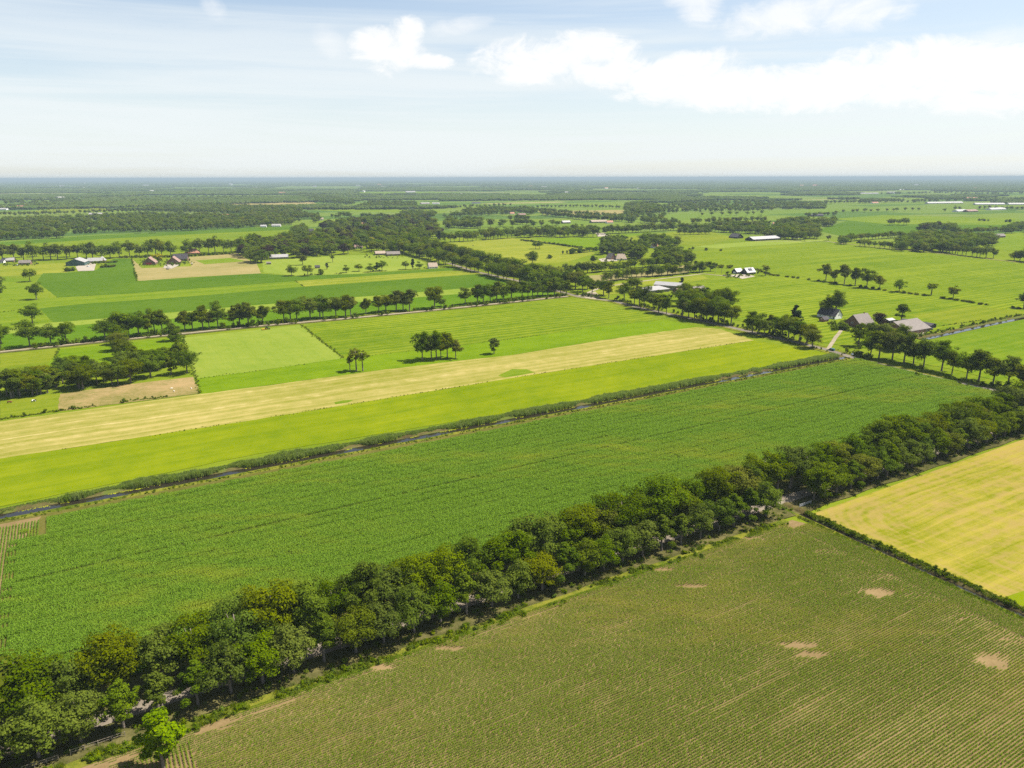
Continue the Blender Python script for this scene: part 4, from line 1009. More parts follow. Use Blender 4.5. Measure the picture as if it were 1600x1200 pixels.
pc_clump = proto_collection('far_clump_kinds', [clump(s_) for s_ in range(5)])
fp, fr_, fs_, fi = [], [], [], []
gf = random.Random(77)
def forest_p(x, y, d):
    """how wooded the plain is at a place"""
    lc = Vector((x * U.x + y * U.y, x * V.x + y * V.y, 0))
    nz = mnoise.noise(Vector((lc.x / 1500, lc.y / 620, 3.3))) + 0.5 * mnoise.noise(Vector((lc.x / 620, lc.y / 210, 8.1)))
    far = min(1, max(0, (d - 3200) / 4200))
    side = 0.06 if x < -0.15 * y else (0.02 if x < 0.1 * y else 0.0)
    if x > 0.1 * y and d > 8500: side = 0.35
    return nz + side - 0.19 + far * 0.22
CLEAR = [(430, 570, 290.5, 296), (540, 800, 299, 304), (790, 872, 297.5, 306), (905, 1015, 294.5, 298.5), (1080, 1240, 301, 309), (70, 135, 290, 292.5), (215, 335, 305, 310), (340, 405, 287.5, 290.5), (640, 760, 291, 293.5), (1130, 1210, 295, 297), (1440, 1600, 300, 306), (150, 260, 298, 300.5), (20, 120, 302, 304.5), (560, 700, 286, 287.6), (860, 960, 288.6, 290)]       # open fields between the far woods
D = 3000.0
while D < 112000:
    wdt = max(min(200.0, 34 * (1 + (D - 3000) / 5200)), D / 150); half = D * 0.78
    n = int(2 * half / wdt)
    for i in range(n):
        x = -half + 2 * half * (i + gf.random()) / n; y = D * (1 + gf.uniform(-0.01, 0.01))
        q = m.inverted() @ Vector((x, y, 0)); ix, iy = 800 - q.x / q.z * FPX, 600 + q.y / q.z * FPX
        if any(x0 < ix + 40 * mnoise.noise(Vector((x / 300, y / 300, 1))) < x1 and y0 < iy < y1 for x0, x1, y0, y1 in CLEAR): continue
        if forest_p(x, y, math.hypot(x, y)) > 0.0:
            s_ = wdt / 34
            fp.append((x, y, -0.5)); fr_.append(gf.uniform(0, 6.28)); fs_.append((s_, s_, gf.uniform(0.75, 1.1))); fi.append(gf.randrange(5))
    D += max(wdt * 0.9, D * 0.012)
scatter('far_forest', fp, fr_, fs_, fi, pc_clump, 'blue green forest belts fading towards the horizon')

# ------------------------------------------------------------------ maize
def blades(g, n, pos, h, lean, wdt, mat, name, droop=0.35):
    """n arching two-piece leaves from given feet"""
    a = g.uniform(0, 2 * math.pi, n); d = np.stack([np.cos(a), np.sin(a), np.zeros(n)], 1); s = np.stack([-np.sin(a), np.cos(a), np.zeros(n)], 1)
    z0 = h * g.uniform(0.15, 0.75, n); L = lean * g.uniform(0.7, 1.3, n)
    b = pos + np.stack([np.zeros(n), np.zeros(n), z0], 1)
    mid = b + d * (L * 0.55)[:, None] + np.array([0, 0, 1]) * (h * 0.26 * g.uniform(0.7, 1.3, n))[:, None]
    tip = b + d * (L * 1.15)[:, None] + np.array([0, 0, 1]) * (h * (0.26 - droop) * g.uniform(0.3, 1.3, n))[:, None]
    w2 = wdt * g.uniform(0.8, 1.2, n)
    v = np.stack([b - s * (w2 * .4)[:, None], b + s * (w2 * .4)[:, None], mid + s * (w2 * .5)[:, None], mid - s * (w2 * .5)[:, None], tip + s * (w2 * .15)[:, None], tip - s * (w2 * .15)[:, None]], 1).reshape(-1, 3)
    k = np.arange(n)[:, None] * 6
    f = np.concatenate([k + np.array([[0, 1, 2, 3]]), k + np.array([[3, 2, 4, 5]])], 0)
    tone = np.tile(g.random(n), 2)
    return mesh_np(name, v, f, mat, tone)


def row_piece(seed, mat, h, lean, wdt, step, length=0.8, per=7, jit=0.05):
    g = np.random.default_rng(seed)
    xs = np.repeat(np.arange(-length / 2, length / 2, step), per); n = len(xs)
    pos = np.stack([xs + np.repeat(g.normal(0, .04, len(xs) // per), per), np.repeat(g.normal(0, jit, len(xs) // per), per), np.zeros(n)], 1)
    return blades(g, n, pos, h, lean, wdt, mat, 'maize_row')


def patch_piece(seed, mat, h, lean, wdt):
    g = np.random.default_rng(seed); pos = []
    for r_ in range(4):
        for x in np.arange(-1.35, 1.35, 0.19):
            pos += [(x + g.normal(0, .04), (r_ - 1.5) * 0.675 + g.normal(0, .05), 0)] * 6
    pos = np.array(pos); return blades(g, len(pos), pos, h * 1.0, lean, wdt, mat, 'maize_patch')


SP = 0.674
pc_row = proto_collection('maize_row_kinds', [row_piece(40 + i, M['maize_low'], 0.62, 0.185, 0.075, 0.2, per=7, jit=0.03) for i in range(6)])
BARE = [((1245, 1011), 24, 5), ((1274, 1025), 22, 4), ((1550, 1036), 30, 10), ((1372, 928), 24, 7), ((1080, 918), 26, 3), ((1130, 842), 60, 2.2), ((1035, 892), 22, 2.2), ((595, 1045), 24, 5), ((330, 1128), 34, 14), ((700, 1015), 26, 3)]
BARE_W = []
for (x, y), rx, ry in BARE:
    c_ = at(x, y); e1 = 0.8 * (at(x + rx, y) - c_).length; e2 = 0.8 * (at(x, y - ry) - c_).length
    BARE_W.append((c_, e1, e2))
TRK = []          # wheel marks curving out of the rows into the headland
for v0_ in (137, 118, 106, 93, 80):
    for o_ in (0, 1.9):
        for i in range(14):
            a_ = i / 13 * 1.45; TRK.append((196 + (9 - o_) * math.sin(a_) + 2, v0_ - o_ - (9 - o_) * (1 - math.cos(a_)) + 2 * i / 13))
def low_vigour(p):
    u_, v_ = p.dot(U), p.dot(V)
    k = 0.98 + 0.46 * mnoise.noise(Vector((u_ / 38, v_ / 11, 0))) + 0.38 * mnoise.noise(Vector((u_ / 11, v_ / 2.2, 5))) + 0.25 * mnoise.noise(Vector((u_ / 3.0, v_ * 1.7, 9)))
    for c_, e1, e2 in BARE_W:
        d = p - c_; r2 = ((d.x / e1) ** 2 + (d.y / e2) ** 2) * (1 + 1.1 * mnoise.noise(Vector((u_ / 3.5, v_ / 1.2, 21)))) + 0.5 * mnoise.noise(Vector((u_ / 1.3, v_ * 1.1, 31)))
        if r2 < 1.8: k -= 0.85 * (1.8 - r2) + 0.35 * random.random() * (1 + 0.9 * mnoise.noise(Vector((u_ / 4, v_ / 1.5, 17))))
    for a_, b_ in TRK:
        d = math.hypot(u_ - a_, v_ - b_)
        if d < 0.45: k -= 0.55
    if abs(((v_ - 60) / 27) % 1 - 0.5) < 0.016: k -= 0.35
    k -= 0.5 * max(0, (60 - u_) / 60) + 0.25 * max(0, min(1, (v_ - 135) / 20))
    return k
pts, rzs, scs, ids = [], [], [], []
def add_row(p, rz, k):
    if k < 0.02: return
    s_ = min(1.25, 0.45 + 0.75 * k)
    pts.append((p.x, p.y, 0.22)); rzs.append(rz + (math.pi if random.random() < .5 else 0)); scs.append((1.0, min(1.0, s_), s_ * random.uniform(.9, 1.1))); ids.append(random.randrange(6))
v_ = 157.0; r_ = 0
while v_ > 52:
    # keep to the visible part of the field
    lo_u, hi_u = (8.0 if v_ < 150 else -10), 206.5
    u_ = lo_u + random.random()
    while u_ < hi_u:
        p = uv(u_, v_ + 0.12 * mnoise.noise(Vector((u_ / 14, v_, 0))))
        q = m.inverted() @ p
        if q.z < -1 and abs(q.x / q.z * FPX) < 850 and -q.y / q.z * FPX > -660:
            add_row(p, ROWROT, low_vigour(p))
        u_ += 0.8
    v_ -= SP
for kset, (ua, ub) in enumerate([(-12.5, 8.0), (207.0, 215.2)]):    # headlands sown across
    u_ = ua
    while u_ < ub:
        v_ = 152.0
        while v_ > 52:
            p = uv(u_ + 0.15 * mnoise.noise(Vector((v_ / 9, u_, 2))), v_)
            q = m.inverted() @ p
            if q.z < -1 and abs(q.x / q.z * FPX) < 850 and -q.y / q.z * FPX > -660: add_row(p, ROWROT + math.pi / 2, low_vigour(p) + (0.25 if kset else 0.2))
            v_ -= 0.8
        u_ += SP * (1.25 if kset == 0 else 1.0)
scatter('young_maize', pts, rzs, scs, ids, pc_row, 'olive green rows of young maize on dry tan soil')
print('maize rows', len(pts))

pc_patch = proto_collection('maize_patch_kinds', [patch_piece(60 + i, M['maize_tall'], 1.2, 0.30, 0.11) for i in range(6)] + [row_piece(80 + i, M['maize_tall'], 0.9, 0.32, 0.09, 0.2) for i in range(3)])
pts, rzs, scs, ids = [], [], [], []
v_ = 185.0
while v_ < 299:
    u_ = -62.0
    while u_ < 452 - 6 * max(0, (303 - v_) / 120):
        p = uv(u_ + random.uniform(-.1, .1), v_)
        n_ = 0.95 + 0.28 * mnoise.noise(Vector((u_ / 45, v_ / 14, 1))) + 0.16 * mnoise.noise(Vector((u_ / 9, v_ / 3, 4)))
        tram = abs(((v_ - 190) / 24) % 1 - 0.5) < 0.035
        if u_ < -30 + random.uniform(-3, 3) and v_ > 200: u_ += 2.7; continue
        if u_ < -20 and v_ > 284 and random.random() < 0.75: u_ += 2.7; continue
        pts.append((p.x, p.y, 0.25)); rzs.append(ROWROT + (math.pi if random.random() < .5 else 0)); scs.append((1.03, 1.0, n_ * (0.6 if tram and random.random() < .8 else 1.0) * (0.9 + 0.2 * (int(v_ / 2.7) % 2)) * random.uniform(.9, 1.1))); ids.append(random.randrange(6))
        u_ += 2.7
    v_ += 2.7
u_ = -58.0
while u_ < -22:
    v_ = 200
    while v_ < 298:
        p = uv(u_, v_)
        if mnoise.noise(Vector((u_ / 8, v_ / 20, 6))) > -0.75: pts.append((p.x, p.y, 0.25)); rzs.append(ROWROT + math.pi / 2); scs.append((1, 0.9, random.uniform(.6, .9))); ids.append(6 + random.randrange(3))
        v_ += 0.8
    u_ += 0.95
scatter('dense_maize', pts, rzs, scs, ids, pc_patch, 'dense green maize filling the long field between ditch and lane')
sheet('maize_field_soil', [uv(-62, 200), uv(-62, 302), uv(-22, 302), uv(-27, 284), uv(-32, 276), uv(-31, 200)], 0.256, M['soil'], 'bare tan headland of the dense maize')

# ------------------------------------------------------------------ reeds, weeds, lilies
def tuft(seed, n, h, spread, mat, name, wdt=0.1, lean=0.5):
    g = np.random.default_rng(seed)
    pos = np.stack([g.normal(0, spread, n), g.normal(0, spread, n), np.zeros(n)], 1)
    a = g.uniform(0, 2 * math.pi, n); d = np.stack([np.cos(a), np.sin(a), np.zeros(n)], 1); s = np.stack([-np.sin(a), np.cos(a), np.zeros(n)], 1)
    hh = h * g.uniform(0.6, 1.15, n); L = lean * g.uniform(0.2, 1, n)
    mid = pos + d * (L * .35)[:, None] + np.array([0, 0, 1]) * (hh * .6)[:, None]; tip = pos + d * L[:, None] + np.array([0, 0, 1]) * hh[:, None]
    v = np.stack([pos - s * wdt * .5, pos + s * wdt * .5, mid + s * wdt * .5, mid - s * wdt * .5, tip + s * wdt * .12, tip - s * wdt * .12], 1).reshape(-1, 3)
    k = np.arange(n)[:, None] * 6
    f = np.concatenate([k + np.array([[0, 1, 2, 3]]), k + np.array([[3, 2, 4, 5]])], 0)
    return mesh_np(name, v, f, mat, np.tile(g.random(n), 2))


def weedclump(seed, R, hgt, mat, n=260, leaf=0.28):
    me, _ = crown('weed', M[mat], seed, R, 0.0, hgt, 'round', 10, n, leaf, (0.3, 0.5)); return me


pc_reed = proto_collection('reed_kinds', [tuft(20 + i, 90, 2.1, 0.42, M['reed'], 'reed', 0.10, 0.55) for i in range(4)] + [weedclump(30 + i, 0.9, 1.5, 'reed') for i in range(2)])
pts, rzs, scs, ids = [], [], [], []
def canal_v(u_):
    for a, b in zip(CAN, CAN[1:]):
        ua, ub = a.dot(U), b.dot(U)
        if ua <= u_ <= ub: return a.dot(V) + (b.dot(V) - a.dot(V)) * (u_ - ua) / (ub - ua)
    return CAN[-1].dot(V)
GAPS = [at(x, 810 - 0.1931 * x).dot(U) for x in (45, 60, 165, 180, 362, 555, 640, 668, 690, 795, 912, 1130, 1150, 1172, 1195)]
u_ = -110.0
while u_ < 446:
    wide = 4.6 + 2.6 * mnoise.noise(Vector((u_ / 22, 0, 0))) + 1.2 * mnoise.noise(Vector((u_ / 6, 0, 2)))
    if u_ < -25: wide *= 0.6
    gapk = min([abs(u_ - q_) for q_ in GAPS] + [99]); start = 2.0
    if gapk < 9: start = 2.0 + 2.6 * (1 - gapk / 9); wide = max(wide, start + 0.8)
    tall = (0.45 + 0.5 * min(1, gapk / 9)) + 0.35 * mnoise.noise(Vector((u_ / 15, 3, 0))) - (0.35 if u_ < -15 else 0)
    for k in range(int(max(2, wide * 2.2))):
        o_ = random.uniform(start, start + 0.3 + max(1.2, wide - start + 2))
        p = uv(u_ + random.uniform(-.4, .4), canal_v(u_) + o_)
        s_ = tall * random.uniform(.75, 1.2)
        pts.append((p.x, p.y, 0.5)); rzs.append(random.uniform(0, 6.28)); scs.append((s_ * 1.1, s_ * 1.1, s_)); ids.append(random.randrange(4) if random.random() < .86 else 4 + random.randrange(2))
    u_ += 0.8
scatter('reeds', pts, rzs, scs, ids, pc_reed, 'grey green reeds crowding the far side of the long ditch')
pc_weed = proto_collection('weed_kinds', [weedclump(50 + i, 0.8, 1.0, 'weed') for i in range(3)] + [tuft(55 + i, 60, 0.8, 0.4, M['weed'], 'weed', 0.07, 0.5) for i in range(3)] + [weedclump(58 + i, 1.1, 1.9, 'leaf', 420, 0.3) for i in range(2)])
pts, rzs, scs, ids = [], [], [], []
def weed(p, z, s_, lo, hi): pts.append((p.x, p.y, z)); rzs.append(random.uniform(0, 6.28)); scs.append((s_,) * 3); ids.append(random.randrange(lo, hi))
for i in range(1500):      # weedy strip along the near maize
    u_ = random.uniform(-75, 212); v_ = 158.2 + random.gauss(0, 1.0) + 1.2 * mnoise.noise(Vector((u_ / 7, 0, 0)))
    if mnoise.noise(Vector((u_ / 9, v_ / 4, 3))) > -0.12: weed(uv(u_, v_), 0.26, random.uniform(.5, 1.15), 0, 6)
for i in range(1300):       # along the small ditch, on the golden field side
    v_ = random.uniform(20, 158); weed(uv(220.6 + random.gauss(0, .7), v_), 0.75, random.uniform(.4, .9), 0, 6 if random.random() < .85 else 8)
for i in range(500):
    v_ = random.uniform(20, 158); weed(uv(216.2 + random.gauss(0, .35), v_), 0.5, random.uniform(.3, .6), 3, 6)
for i in range(1100):      # near bank of the long ditch
    u_ = random.uniform(-100, 445); weed(uv(u_, canal_v(u_) - 4.2 + random.gauss(0, .9)), 0.25, random.uniform(.3, .7), 0, 6)
for i in range(900):       # under the double row
    u_ = random.uniform(-70, 420); side = random.choice((162.2, 163, 165, 177.5, 179, 181)); weed(uv(u_, side + random.gauss(0, .6)), 0.3, random.uniform(.4, 1.0), 0, 6)
for i in range(420):       # road shoulders and track verge
    pass
def along(pts_px, offs, spacing, z, s0, s1, lo, hi, gap=0.3):
    q = P(*pts_px)
    for a, b in zip(q, q[1:]):
        L = (b - a).length; d = (b - a) / L; nn = Vector((-d.y, d.x, 0)); x = 0
        while x < L:
            p = a + d * x + nn * (random.choice(offs) + random.gauss(0, .7)); x += spacing * random.uniform(.5, 1.5)
            if mnoise.noise(p * 0.05) > gap - 0.5: weed(p, z, random.uniform(s0, s1), lo, hi)
along(TRACK[1:], (3.4, 5.0), 1.4, 0.24, .6, 1.5, 0, 8)
along(ROADL[9:], (4.5, 6.5, -4.5), 1.6, 0.235, .6, 1.3, 0, 8)
along([(-20, 659), (90, 643), (200, 628), (314, 614)], (0, 0.8), 1.0, 0.1, .5, 1.2, 0, 8, 0.1)
along([(0, 488), (62, 482)], (0,), 2, 0.1, .5, 1, 0, 6)
along([(470, 508), (536, 560)], (0, .6), 1.0, 0.15, .4, .9, 0, 6, 0.0)
along([(306, 592), (400, 580), (536, 560), (622, 551), (800, 530), (940, 510)], (0,), 2.2, 0.15, .3, .6, 0, 6, 0.45)
along([(286, 528), (306, 592), (312, 616)], (0,), 1.2, 0.15, .4, .9, 0, 6, 0.1)
along([(92, 546), (86, 565)], (0,), 1.2, 0.15, .4, .9, 0, 6, 0.1)
along([(462, 439), (475, 448)], (0,), 1.5, 0.2, .5, 1.0, 0, 6, 0.1)
along([(0, 470), (90, 465), (200, 459), (400, 444), (462, 439)], (0,), 2.5, 0.2, .3, .7, 0, 6, 0.45)
along([(214, 439), (206, 404)], (0,), 2.0, 0.2, .6, 1.2, 0, 8, 0.2)
along([(0, 717), (400, 656), (800, 591), (1178, 532)], (0,), 2.2, 0.15, .3, .55, 0, 6, 0.45)
along(TRACK[1:], (2.6, -2.6, 4.2), 3.2, 0.24, 1.2, 2.6, 6, 8, 0.4)
along(ROADL[3:], (5.0, 7.5), 4.0, 0.235, 1.0, 2.4, 6, 8, 0.45)
along([(1435, 528), (1500, 514), (1600, 493)], (0, 1.5), 1.3, 0.6, .8, 1.6, 0, 8, 0.1)
along([(1345, 545), (1330, 520), (1318, 515)], (0, 1), 1.6, 0.2, .6, 1.3, 0, 8, 0.2)
along([(462, 431), (560, 427), (665, 419)], (0, 1), 2.0, 0.2, .8, 1.6, 0, 8, 0.5)
along([(1045, 466), (1000, 462), (1010, 456), (1036, 458)], (0, 1), 1.2, 0.2, 1.2, 1.8, 6, 8, 0.1)
along([(1470, 509), (1530, 500)], (-2,), 2, 0.3, .5, .9, 0, 6, 0.3)
for cx, cy, rx_, ry_, nn_ in ((250, 411, 32, 5, 90), (282, 411, 22, 4, 60), (150, 411, 16, 3, 50), (1320, 510, 26, 8, 60), (1400, 520, 40, 8, 60), (1070, 458, 36, 8, 80), (1160, 430, 26, 5, 40), (965, 406, 24, 5, 50), (600, 399, 30, 5, 60), (30, 412, 30, 4, 60)):
    for i in range(nn_):
        weed(at(cx + random.uniform(-rx_, rx_), cy + random.uniform(-ry_, ry_)), 0.2, random.uniform(.7, 2.0), 0, 8)
scatter('weeds', pts, rzs, scs, ids, pc_weed, 'weeds and low bramble on verges and ditch banks')
# floating leaves
g = np.random.default_rng(8); vs, nr_ = [], []
for i in range(2600):
    u_ = g.uniform(-100, 440); dens = mnoise.noise(Vector((u_ / 16, 5, 0))) + 0.4 * mnoise.noise(Vector((u_ / 4, 7, 0)))
    if dens < 0.02: continue
    o_ = 2.1 - abs(g.normal(0, 0.6)); vs.append(uv(u_, canal_v(u_) + o_, 0.285 + 0.012 * g.random()))
v4, f4 = quads(np.array(vs), np.array([[0, 0, 1.0]]) + g.normal(0, .03, (len(vs), 3)), g.uniform(.3, .8, len(vs)), g.uniform(.6, 1, len(vs)), g)
tag(link('water_lilies', mesh_np('water_lilies', v4, f4, M['lily'], g.random(len(vs)))), 'yellow green floating leaves at the reed edge of the long ditch', kind='stuff')

# ------------------------------------------------------------------ buildings
M['roof_grey'] = roof_mat('weathered_grey_roof', (0.16, 0.135, 0.118), 0.25)
M['roof_brown'] = roof_mat('brown_tile_roof', (0.23, 0.145, 0.115), 0.25)
M['roof_dark'] = roof_mat('dark_tile_roof', (0.045, 0.04, 0.045), 0.25)
M['roof_white'] = roof_mat('pale_sheet_roof', (0.31, 0.295, 0.285), 0.14, metal=True)
M['roof_pale'] = roof_mat('pale_grey_sheet_roof', (0.28, 0.265, 0.25), 0.16, metal=True)
M['roof_orange'] = roof_mat('orange_tile_roof', (0.34, 0.16, 0.10), 0.15)
M['roof_thatch'] = roof_mat('sandy_thatch_roof', (0.29, 0.225, 0.165), 0.2)
M['brick'] = brick_mat('brown_brick', (0.13, 0.075, 0.05), (0.21, 0.12, 0.08))
M['brick_red'] = brick_mat('red_brick', (0.22, 0.085, 0.055), (0.32, 0.14, 0.09))
M['white'] = flat_mat('white_paint', (0.72, 0.70, 0.67), 0.7, 0.3, 0.06)
M['olive_wall'] = flat_mat('olive_boarding', (0.19, 0.18, 0.11), 0.8, 0.2, 0.12)
M['green_wall'] = flat_mat('dark_teal_boarding', (0.045, 0.085, 0.075), 0.7, 0.3, 0.12)
M['black_wall'] = flat_mat('black_boarding', (0.022, 0.02, 0.02), 0.8, 0.2, 0.2)
M['red_paint'] = flat_mat('red_paint', (0.40, 0.02, 0.035), 0.6, 0.3, 0.1)
M['glass'] = flat_mat('window_glass', (0.02, 0.025, 0.03), 0.08, 0.6, 0.1)
M['solar'] = flat_mat('solar_panel', (0.012, 0.014, 0.028), 0.18, 0.6, 0.2, 4)
M['steel'] = flat_mat('grey_steel', (0.35, 0.35, 0.36), 0.45, 0.5, 0.1)
M['wood'] = flat_mat('weathered_wood', (0.24, 0.20, 0.15), 0.9, 0.2, 0.25, 4)
M['tyre'] = flat_mat('black_rubber', (0.015, 0.015, 0.016), 0.9, 0.2, 0.1)


def house(loc, az, L, Wd, eave, ridge, wall, roof, label, cat='house', name='house', hip=0.0, doors=1, wins=3, chim=1, panel=False, big_door=None, over=0.5, group=None, dormer=False):
    """ridge runs along local x (compass azimuth az); parts: wall, roof (> chimney, solar_panel), window (> pane), door"""
    r = empty(name, loc, math.pi / 2 - math.radians(az)); tag(r, label, cat, group)
    hl, hw = L / 2, Wd / 2; hx = hip * hw
    b = MB()
    if hip < 0.3:
        prof = [(-hw, 0), (hw, 0), (hw, eave), (0, ridge - 0.12), (-hw, eave)]
        n = 5
        vs = [(-hl, y, z) for y, z in prof] + [(hl, y, z) for y, z in prof]
        b.add(vs, [(4, 3, 2, 1, 0), (5, 6, 7, 8, 9), (0, 1, 6, 5), (1, 2, 7, 6), (4, 0, 5, 9)])
    else: b.box(-hl, hl, -hw, hw, 0, eave)
    b.build('wall', M[wall], r)
    k = (ridge - eave) / hw; o = over; e = eave - k * o; th = 0.22
    ro = MB()
    rl = hl + o - (hw + o) * hip
    for sgn in (-1, 1):
        top = [(-rl, 0, ridge), (rl, 0, ridge), (hl + o, sgn * (hw + o), e), (-hl - o, sgn * (hw + o), e)]
        ro.add(top + [(x, y, z + th) for x, y, z in top], [(0, 1, 2, 3), (7, 6, 5, 4), (0, 4, 5, 1), (1, 5, 6, 2), (2, 6, 7, 3), (3, 7, 4, 0)])
    if hip:
        for sg in (-1, 1):
            tri = [(sg * rl, 0, ridge), (sg * (hl + o), -(hw + o), e), (sg * (hl + o), (hw + o), e)]
            ro.add(tri + [(x, y, z + th) for x, y, z in tri], [(0, 1, 2), (5, 4, 3), (0, 3, 4, 1), (1, 4, 5, 2), (2, 5, 3, 0)])
    rf = ro.build('roof', M[roof], r)
    for c_ in range(chim):
        x = hl * (0.55 - 1.1 * c_)
        MB().box(x - .35, x + .35, -.35, .35, ridge - 0.8, ridge + 1.1).build('chimney', M['brick'], rf)
    if panel:
        s_ = -1; q = []
        for fx, fy in ((-.45, .2), (.45, .2), (.45, .68), (-.45, .68)):
            y = s_ * fy * (hw + o); z = ridge - k * abs(y) + th + .10; q.append((fx * hl, y, z))
        MB().add(q + [(x, y, z + .08) for x, y, z in q], [(0, 1, 2, 3), (7, 6, 5, 4), (0, 4, 5, 1), (1, 5, 6, 2), (2, 6, 7, 3), (3, 7, 4, 0)]).build('solar_panel', M['solar'], rf)
    def opening(x, side, w_, z0, z1, nm, frame, inner):
        y = side * hw; a, c2_ = sorted((y, y + side * .08))
        f_ = MB().box(x - w_ / 2, x + w_ / 2, a, c2_, z0, z1).build(nm, M[frame], r)
        if inner:
            a, c2_ = sorted((y + side * .08, y + side * .10))
            MB().box(x - w_ / 2 + .12, x + w_ / 2 - .12, a, c2_, z0 + .12, z1 - .12).build('pane', M['glass'], f_)
    if eave > 2.0:
        for i_ in range(wins):
            x = -hl + L * (i_ + 0.6) / (wins + 0.6)
            for sd_ in (-1, 1): opening(x, sd_, 1.3, 0.9, min(2.3, eave - .2), 'window', 'white', True)
        for i_ in range(doors): opening(hl * (0.82 - 1.5 * i_), -1, 1.1, 0.05, 2.1, 'door', 'white' if i_ else 'green_wall', False)
    # gable openings
    for sg in (-1, 1):
        x = sg * hl; a, c2_ = sorted((x, x + sg * .08))
        if big_door:
            MB().box(a, c2_, -Wd * .22, Wd * .22, 0.05, min(eave, 3.6)).build('door', M[big_door], r)
        elif hip < 0.3:
            f_ = MB().box(a, c2_, -.8, .8, eave - 0.2, min(eave + 1.2, ridge - 1.5)).build('window', M['white'], r)
            a, c2_ = sorted((x + sg * .08, x + sg * .1))
            if ridge - eave > 2.6: MB().box(a, c2_, -.65, .65, eave - 0.05, min(eave + 1.05, ridge - 1.65)).build('pane', M['glass'], f_)
    return r


# the brick farm by the road
house(at(1412, 517), 60, 31, 25, 3.2, 9.0, 'brick', 'roof_grey', 'big brick barn with weathered grey roof beside the road oaks', 'barn', 'barn', chim=0, big_door='black_wall', wins=5)
house(at(1342, 509), 60, 18, 15, 3.0, 10.0, 'brick', 'roof_grey', 'brown brick farmhouse with grey gabled roof by the drive', 'farmhouse', 'farmhouse', chim=1)
house(at(1296, 496), 148, 18, 10, 3.0, 8.4, 'white', 'roof_dark', 'white gabled cottage with dark roof under a large tree', 'cottage', 'cottage', chim=0)
house(at(1287, 502), 60, 6, 5, 2.2, 4.2, 'brick_red', 'roof_dark', 'little red shed in front of the white gabled cottage', 'shed', 'shed', chim=0, wins=1)
house(at(1388, 504), 60, 8, 6, 2.6, 3.6, 'black_wall', 'roof_white', 'black shed with flat pale roof behind the big barn', 'shed', 'shed', chim=0, wins=1)
house(at(1434, 509), 148, 26, 8, 2.6, 4.0, 'black_wall', 'roof_dark', 'long black open shed behind the big barn', 'shed', 'shed', chim=0, wins=4)
# white roofed house with solar panel
house(at(1169, 428), 60, 15, 11, 2.8, 8.0, 'black_wall', 'roof_white', 'modern house with white roof and solar panel by the drive end', 'house', 'house', panel=True, chim=1)
house(at(1152, 427), 60, 11, 9, 2.6, 6.4, 'black_wall', 'roof_white', 'white roofed garage wing beside the solar panel house', 'garage', 'house', chim=0, big_door='white')
# grey roofed farm behind the road
house(at(1021, 455), 60, 27, 22, 3.0, 5.6, 'olive_wall', 'roof_pale', 'low barn with broad pale hipped roof behind the road trees', 'barn', 'barn', hip=0.6, chim=0)
house(at(1045, 452), 120, 30, 13, 5.2, 8.0, 'olive_wall', 'roof_white', 'tall olive barn with whitish roof in the grey roofed farm', 'barn', 'barn', chim=0, big_door='white')
house(at(1064, 458), 60, 14, 10, 2.6, 5.6, 'brick', 'roof_brown', 'brown roofed house partly hidden at the grey roofed farm', 'house', 'house')
house(at(1090, 455), 60, 16, 9, 2.6, 5.4, 'brick', 'roof_grey', 'farthest grey brown outbuilding of the grey roofed farm', 'shed', 'shed', chim=0)
# thatched farm
house(at(970, 406), 90, 16, 13, 2.4, 9.0, 'white', 'roof_thatch', 'farmhouse with sandy thatched roof among poplars', 'farmhouse', 'farmhouse', hip=0.45)
house(at(955, 405), 150, 12, 11, 2.4, 9.2, 'brick', 'roof_grey', 'dark gabled barn adjoining the thatched farmhouse', 'barn', 'barn', chim=0)
house(at(1022, 387), 60, 12, 9, 2.8, 7, 'white', 'roof_orange', 'small orange roofed house half hidden by round trees', 'house', 'house')
# long barn
house(at(1192, 375), 62, 74, 22, 3.2, 7.5, 'black_wall', 'roof_white', 'very long cattle barn with whitish roof', 'barn', 'barn', chim=0, wins=8)
house(at(1150, 372), 150, 22, 18, 3.0, 9, 'black_wall', 'roof_dark', 'dark gabled barn beside the very long cattle barn', 'barn', 'barn', chim=0)
house(at(1206, 372), 150, 22, 16, 3.0, 6, 'black_wall', 'roof_pale', 'pale roofed shed at the end of the long cattle barn', 'shed', 'shed', chim=0)
house(at(1243, 372), 40, 16, 12, 3.0, 9, 'white', 'roof_orange', 'orange roofed farmhouse against the dark wood', 'farmhouse', 'farmhouse')
house(at(1255, 371), 40, 10, 8, 3.0, 6, 'white', 'roof_dark', 'small white outhouse beside the orange farmhouse', 'shed', 'shed', chim=0)
# farms on the left
house(at(122, 414), 165, 26, 24, 5.0, 9.8, 'green_wall', 'roof_pale', 'teal boarded barn with pale roof and paved yard', 'barn', 'barn', chim=0, big_door='green_wall')
house(at(150, 410), 75, 20, 12, 2.6, 6.8, 'brick', 'roof_pale', 'pale grey roofed house behind a clipped hedge', 'house', 'house')
house(at(160, 409), 165, 10, 9, 2.6, 7.4, 'brick', 'roof_pale', 'gabled wing of the pale grey roofed house', 'house', 'house', chim=0)
house(at(235, 413), 165, 18, 17, 3.2, 10.5, 'brick', 'roof_brown', 'brown gabled house with red doors', 'house', 'house', big_door='red_paint')
house(at(272, 412), 165, 18, 17, 3.2, 10.5, 'brick', 'roof_brown', 'brown gabled house with white window next to its paved yard', 'house', 'house')
house(at(283, 407), 75, 20, 13, 3.0, 10.0, 'brick', 'roof_dark', 'dark roofed wing behind the brown house with white window', 'house', 'house')
house(at(301, 397), 75, 22, 16, 2.8, 9.0, 'brick_red', 'roof_orange', 'orange hipped roof house under the roadside trees', 'house', 'house', hip=0.7)
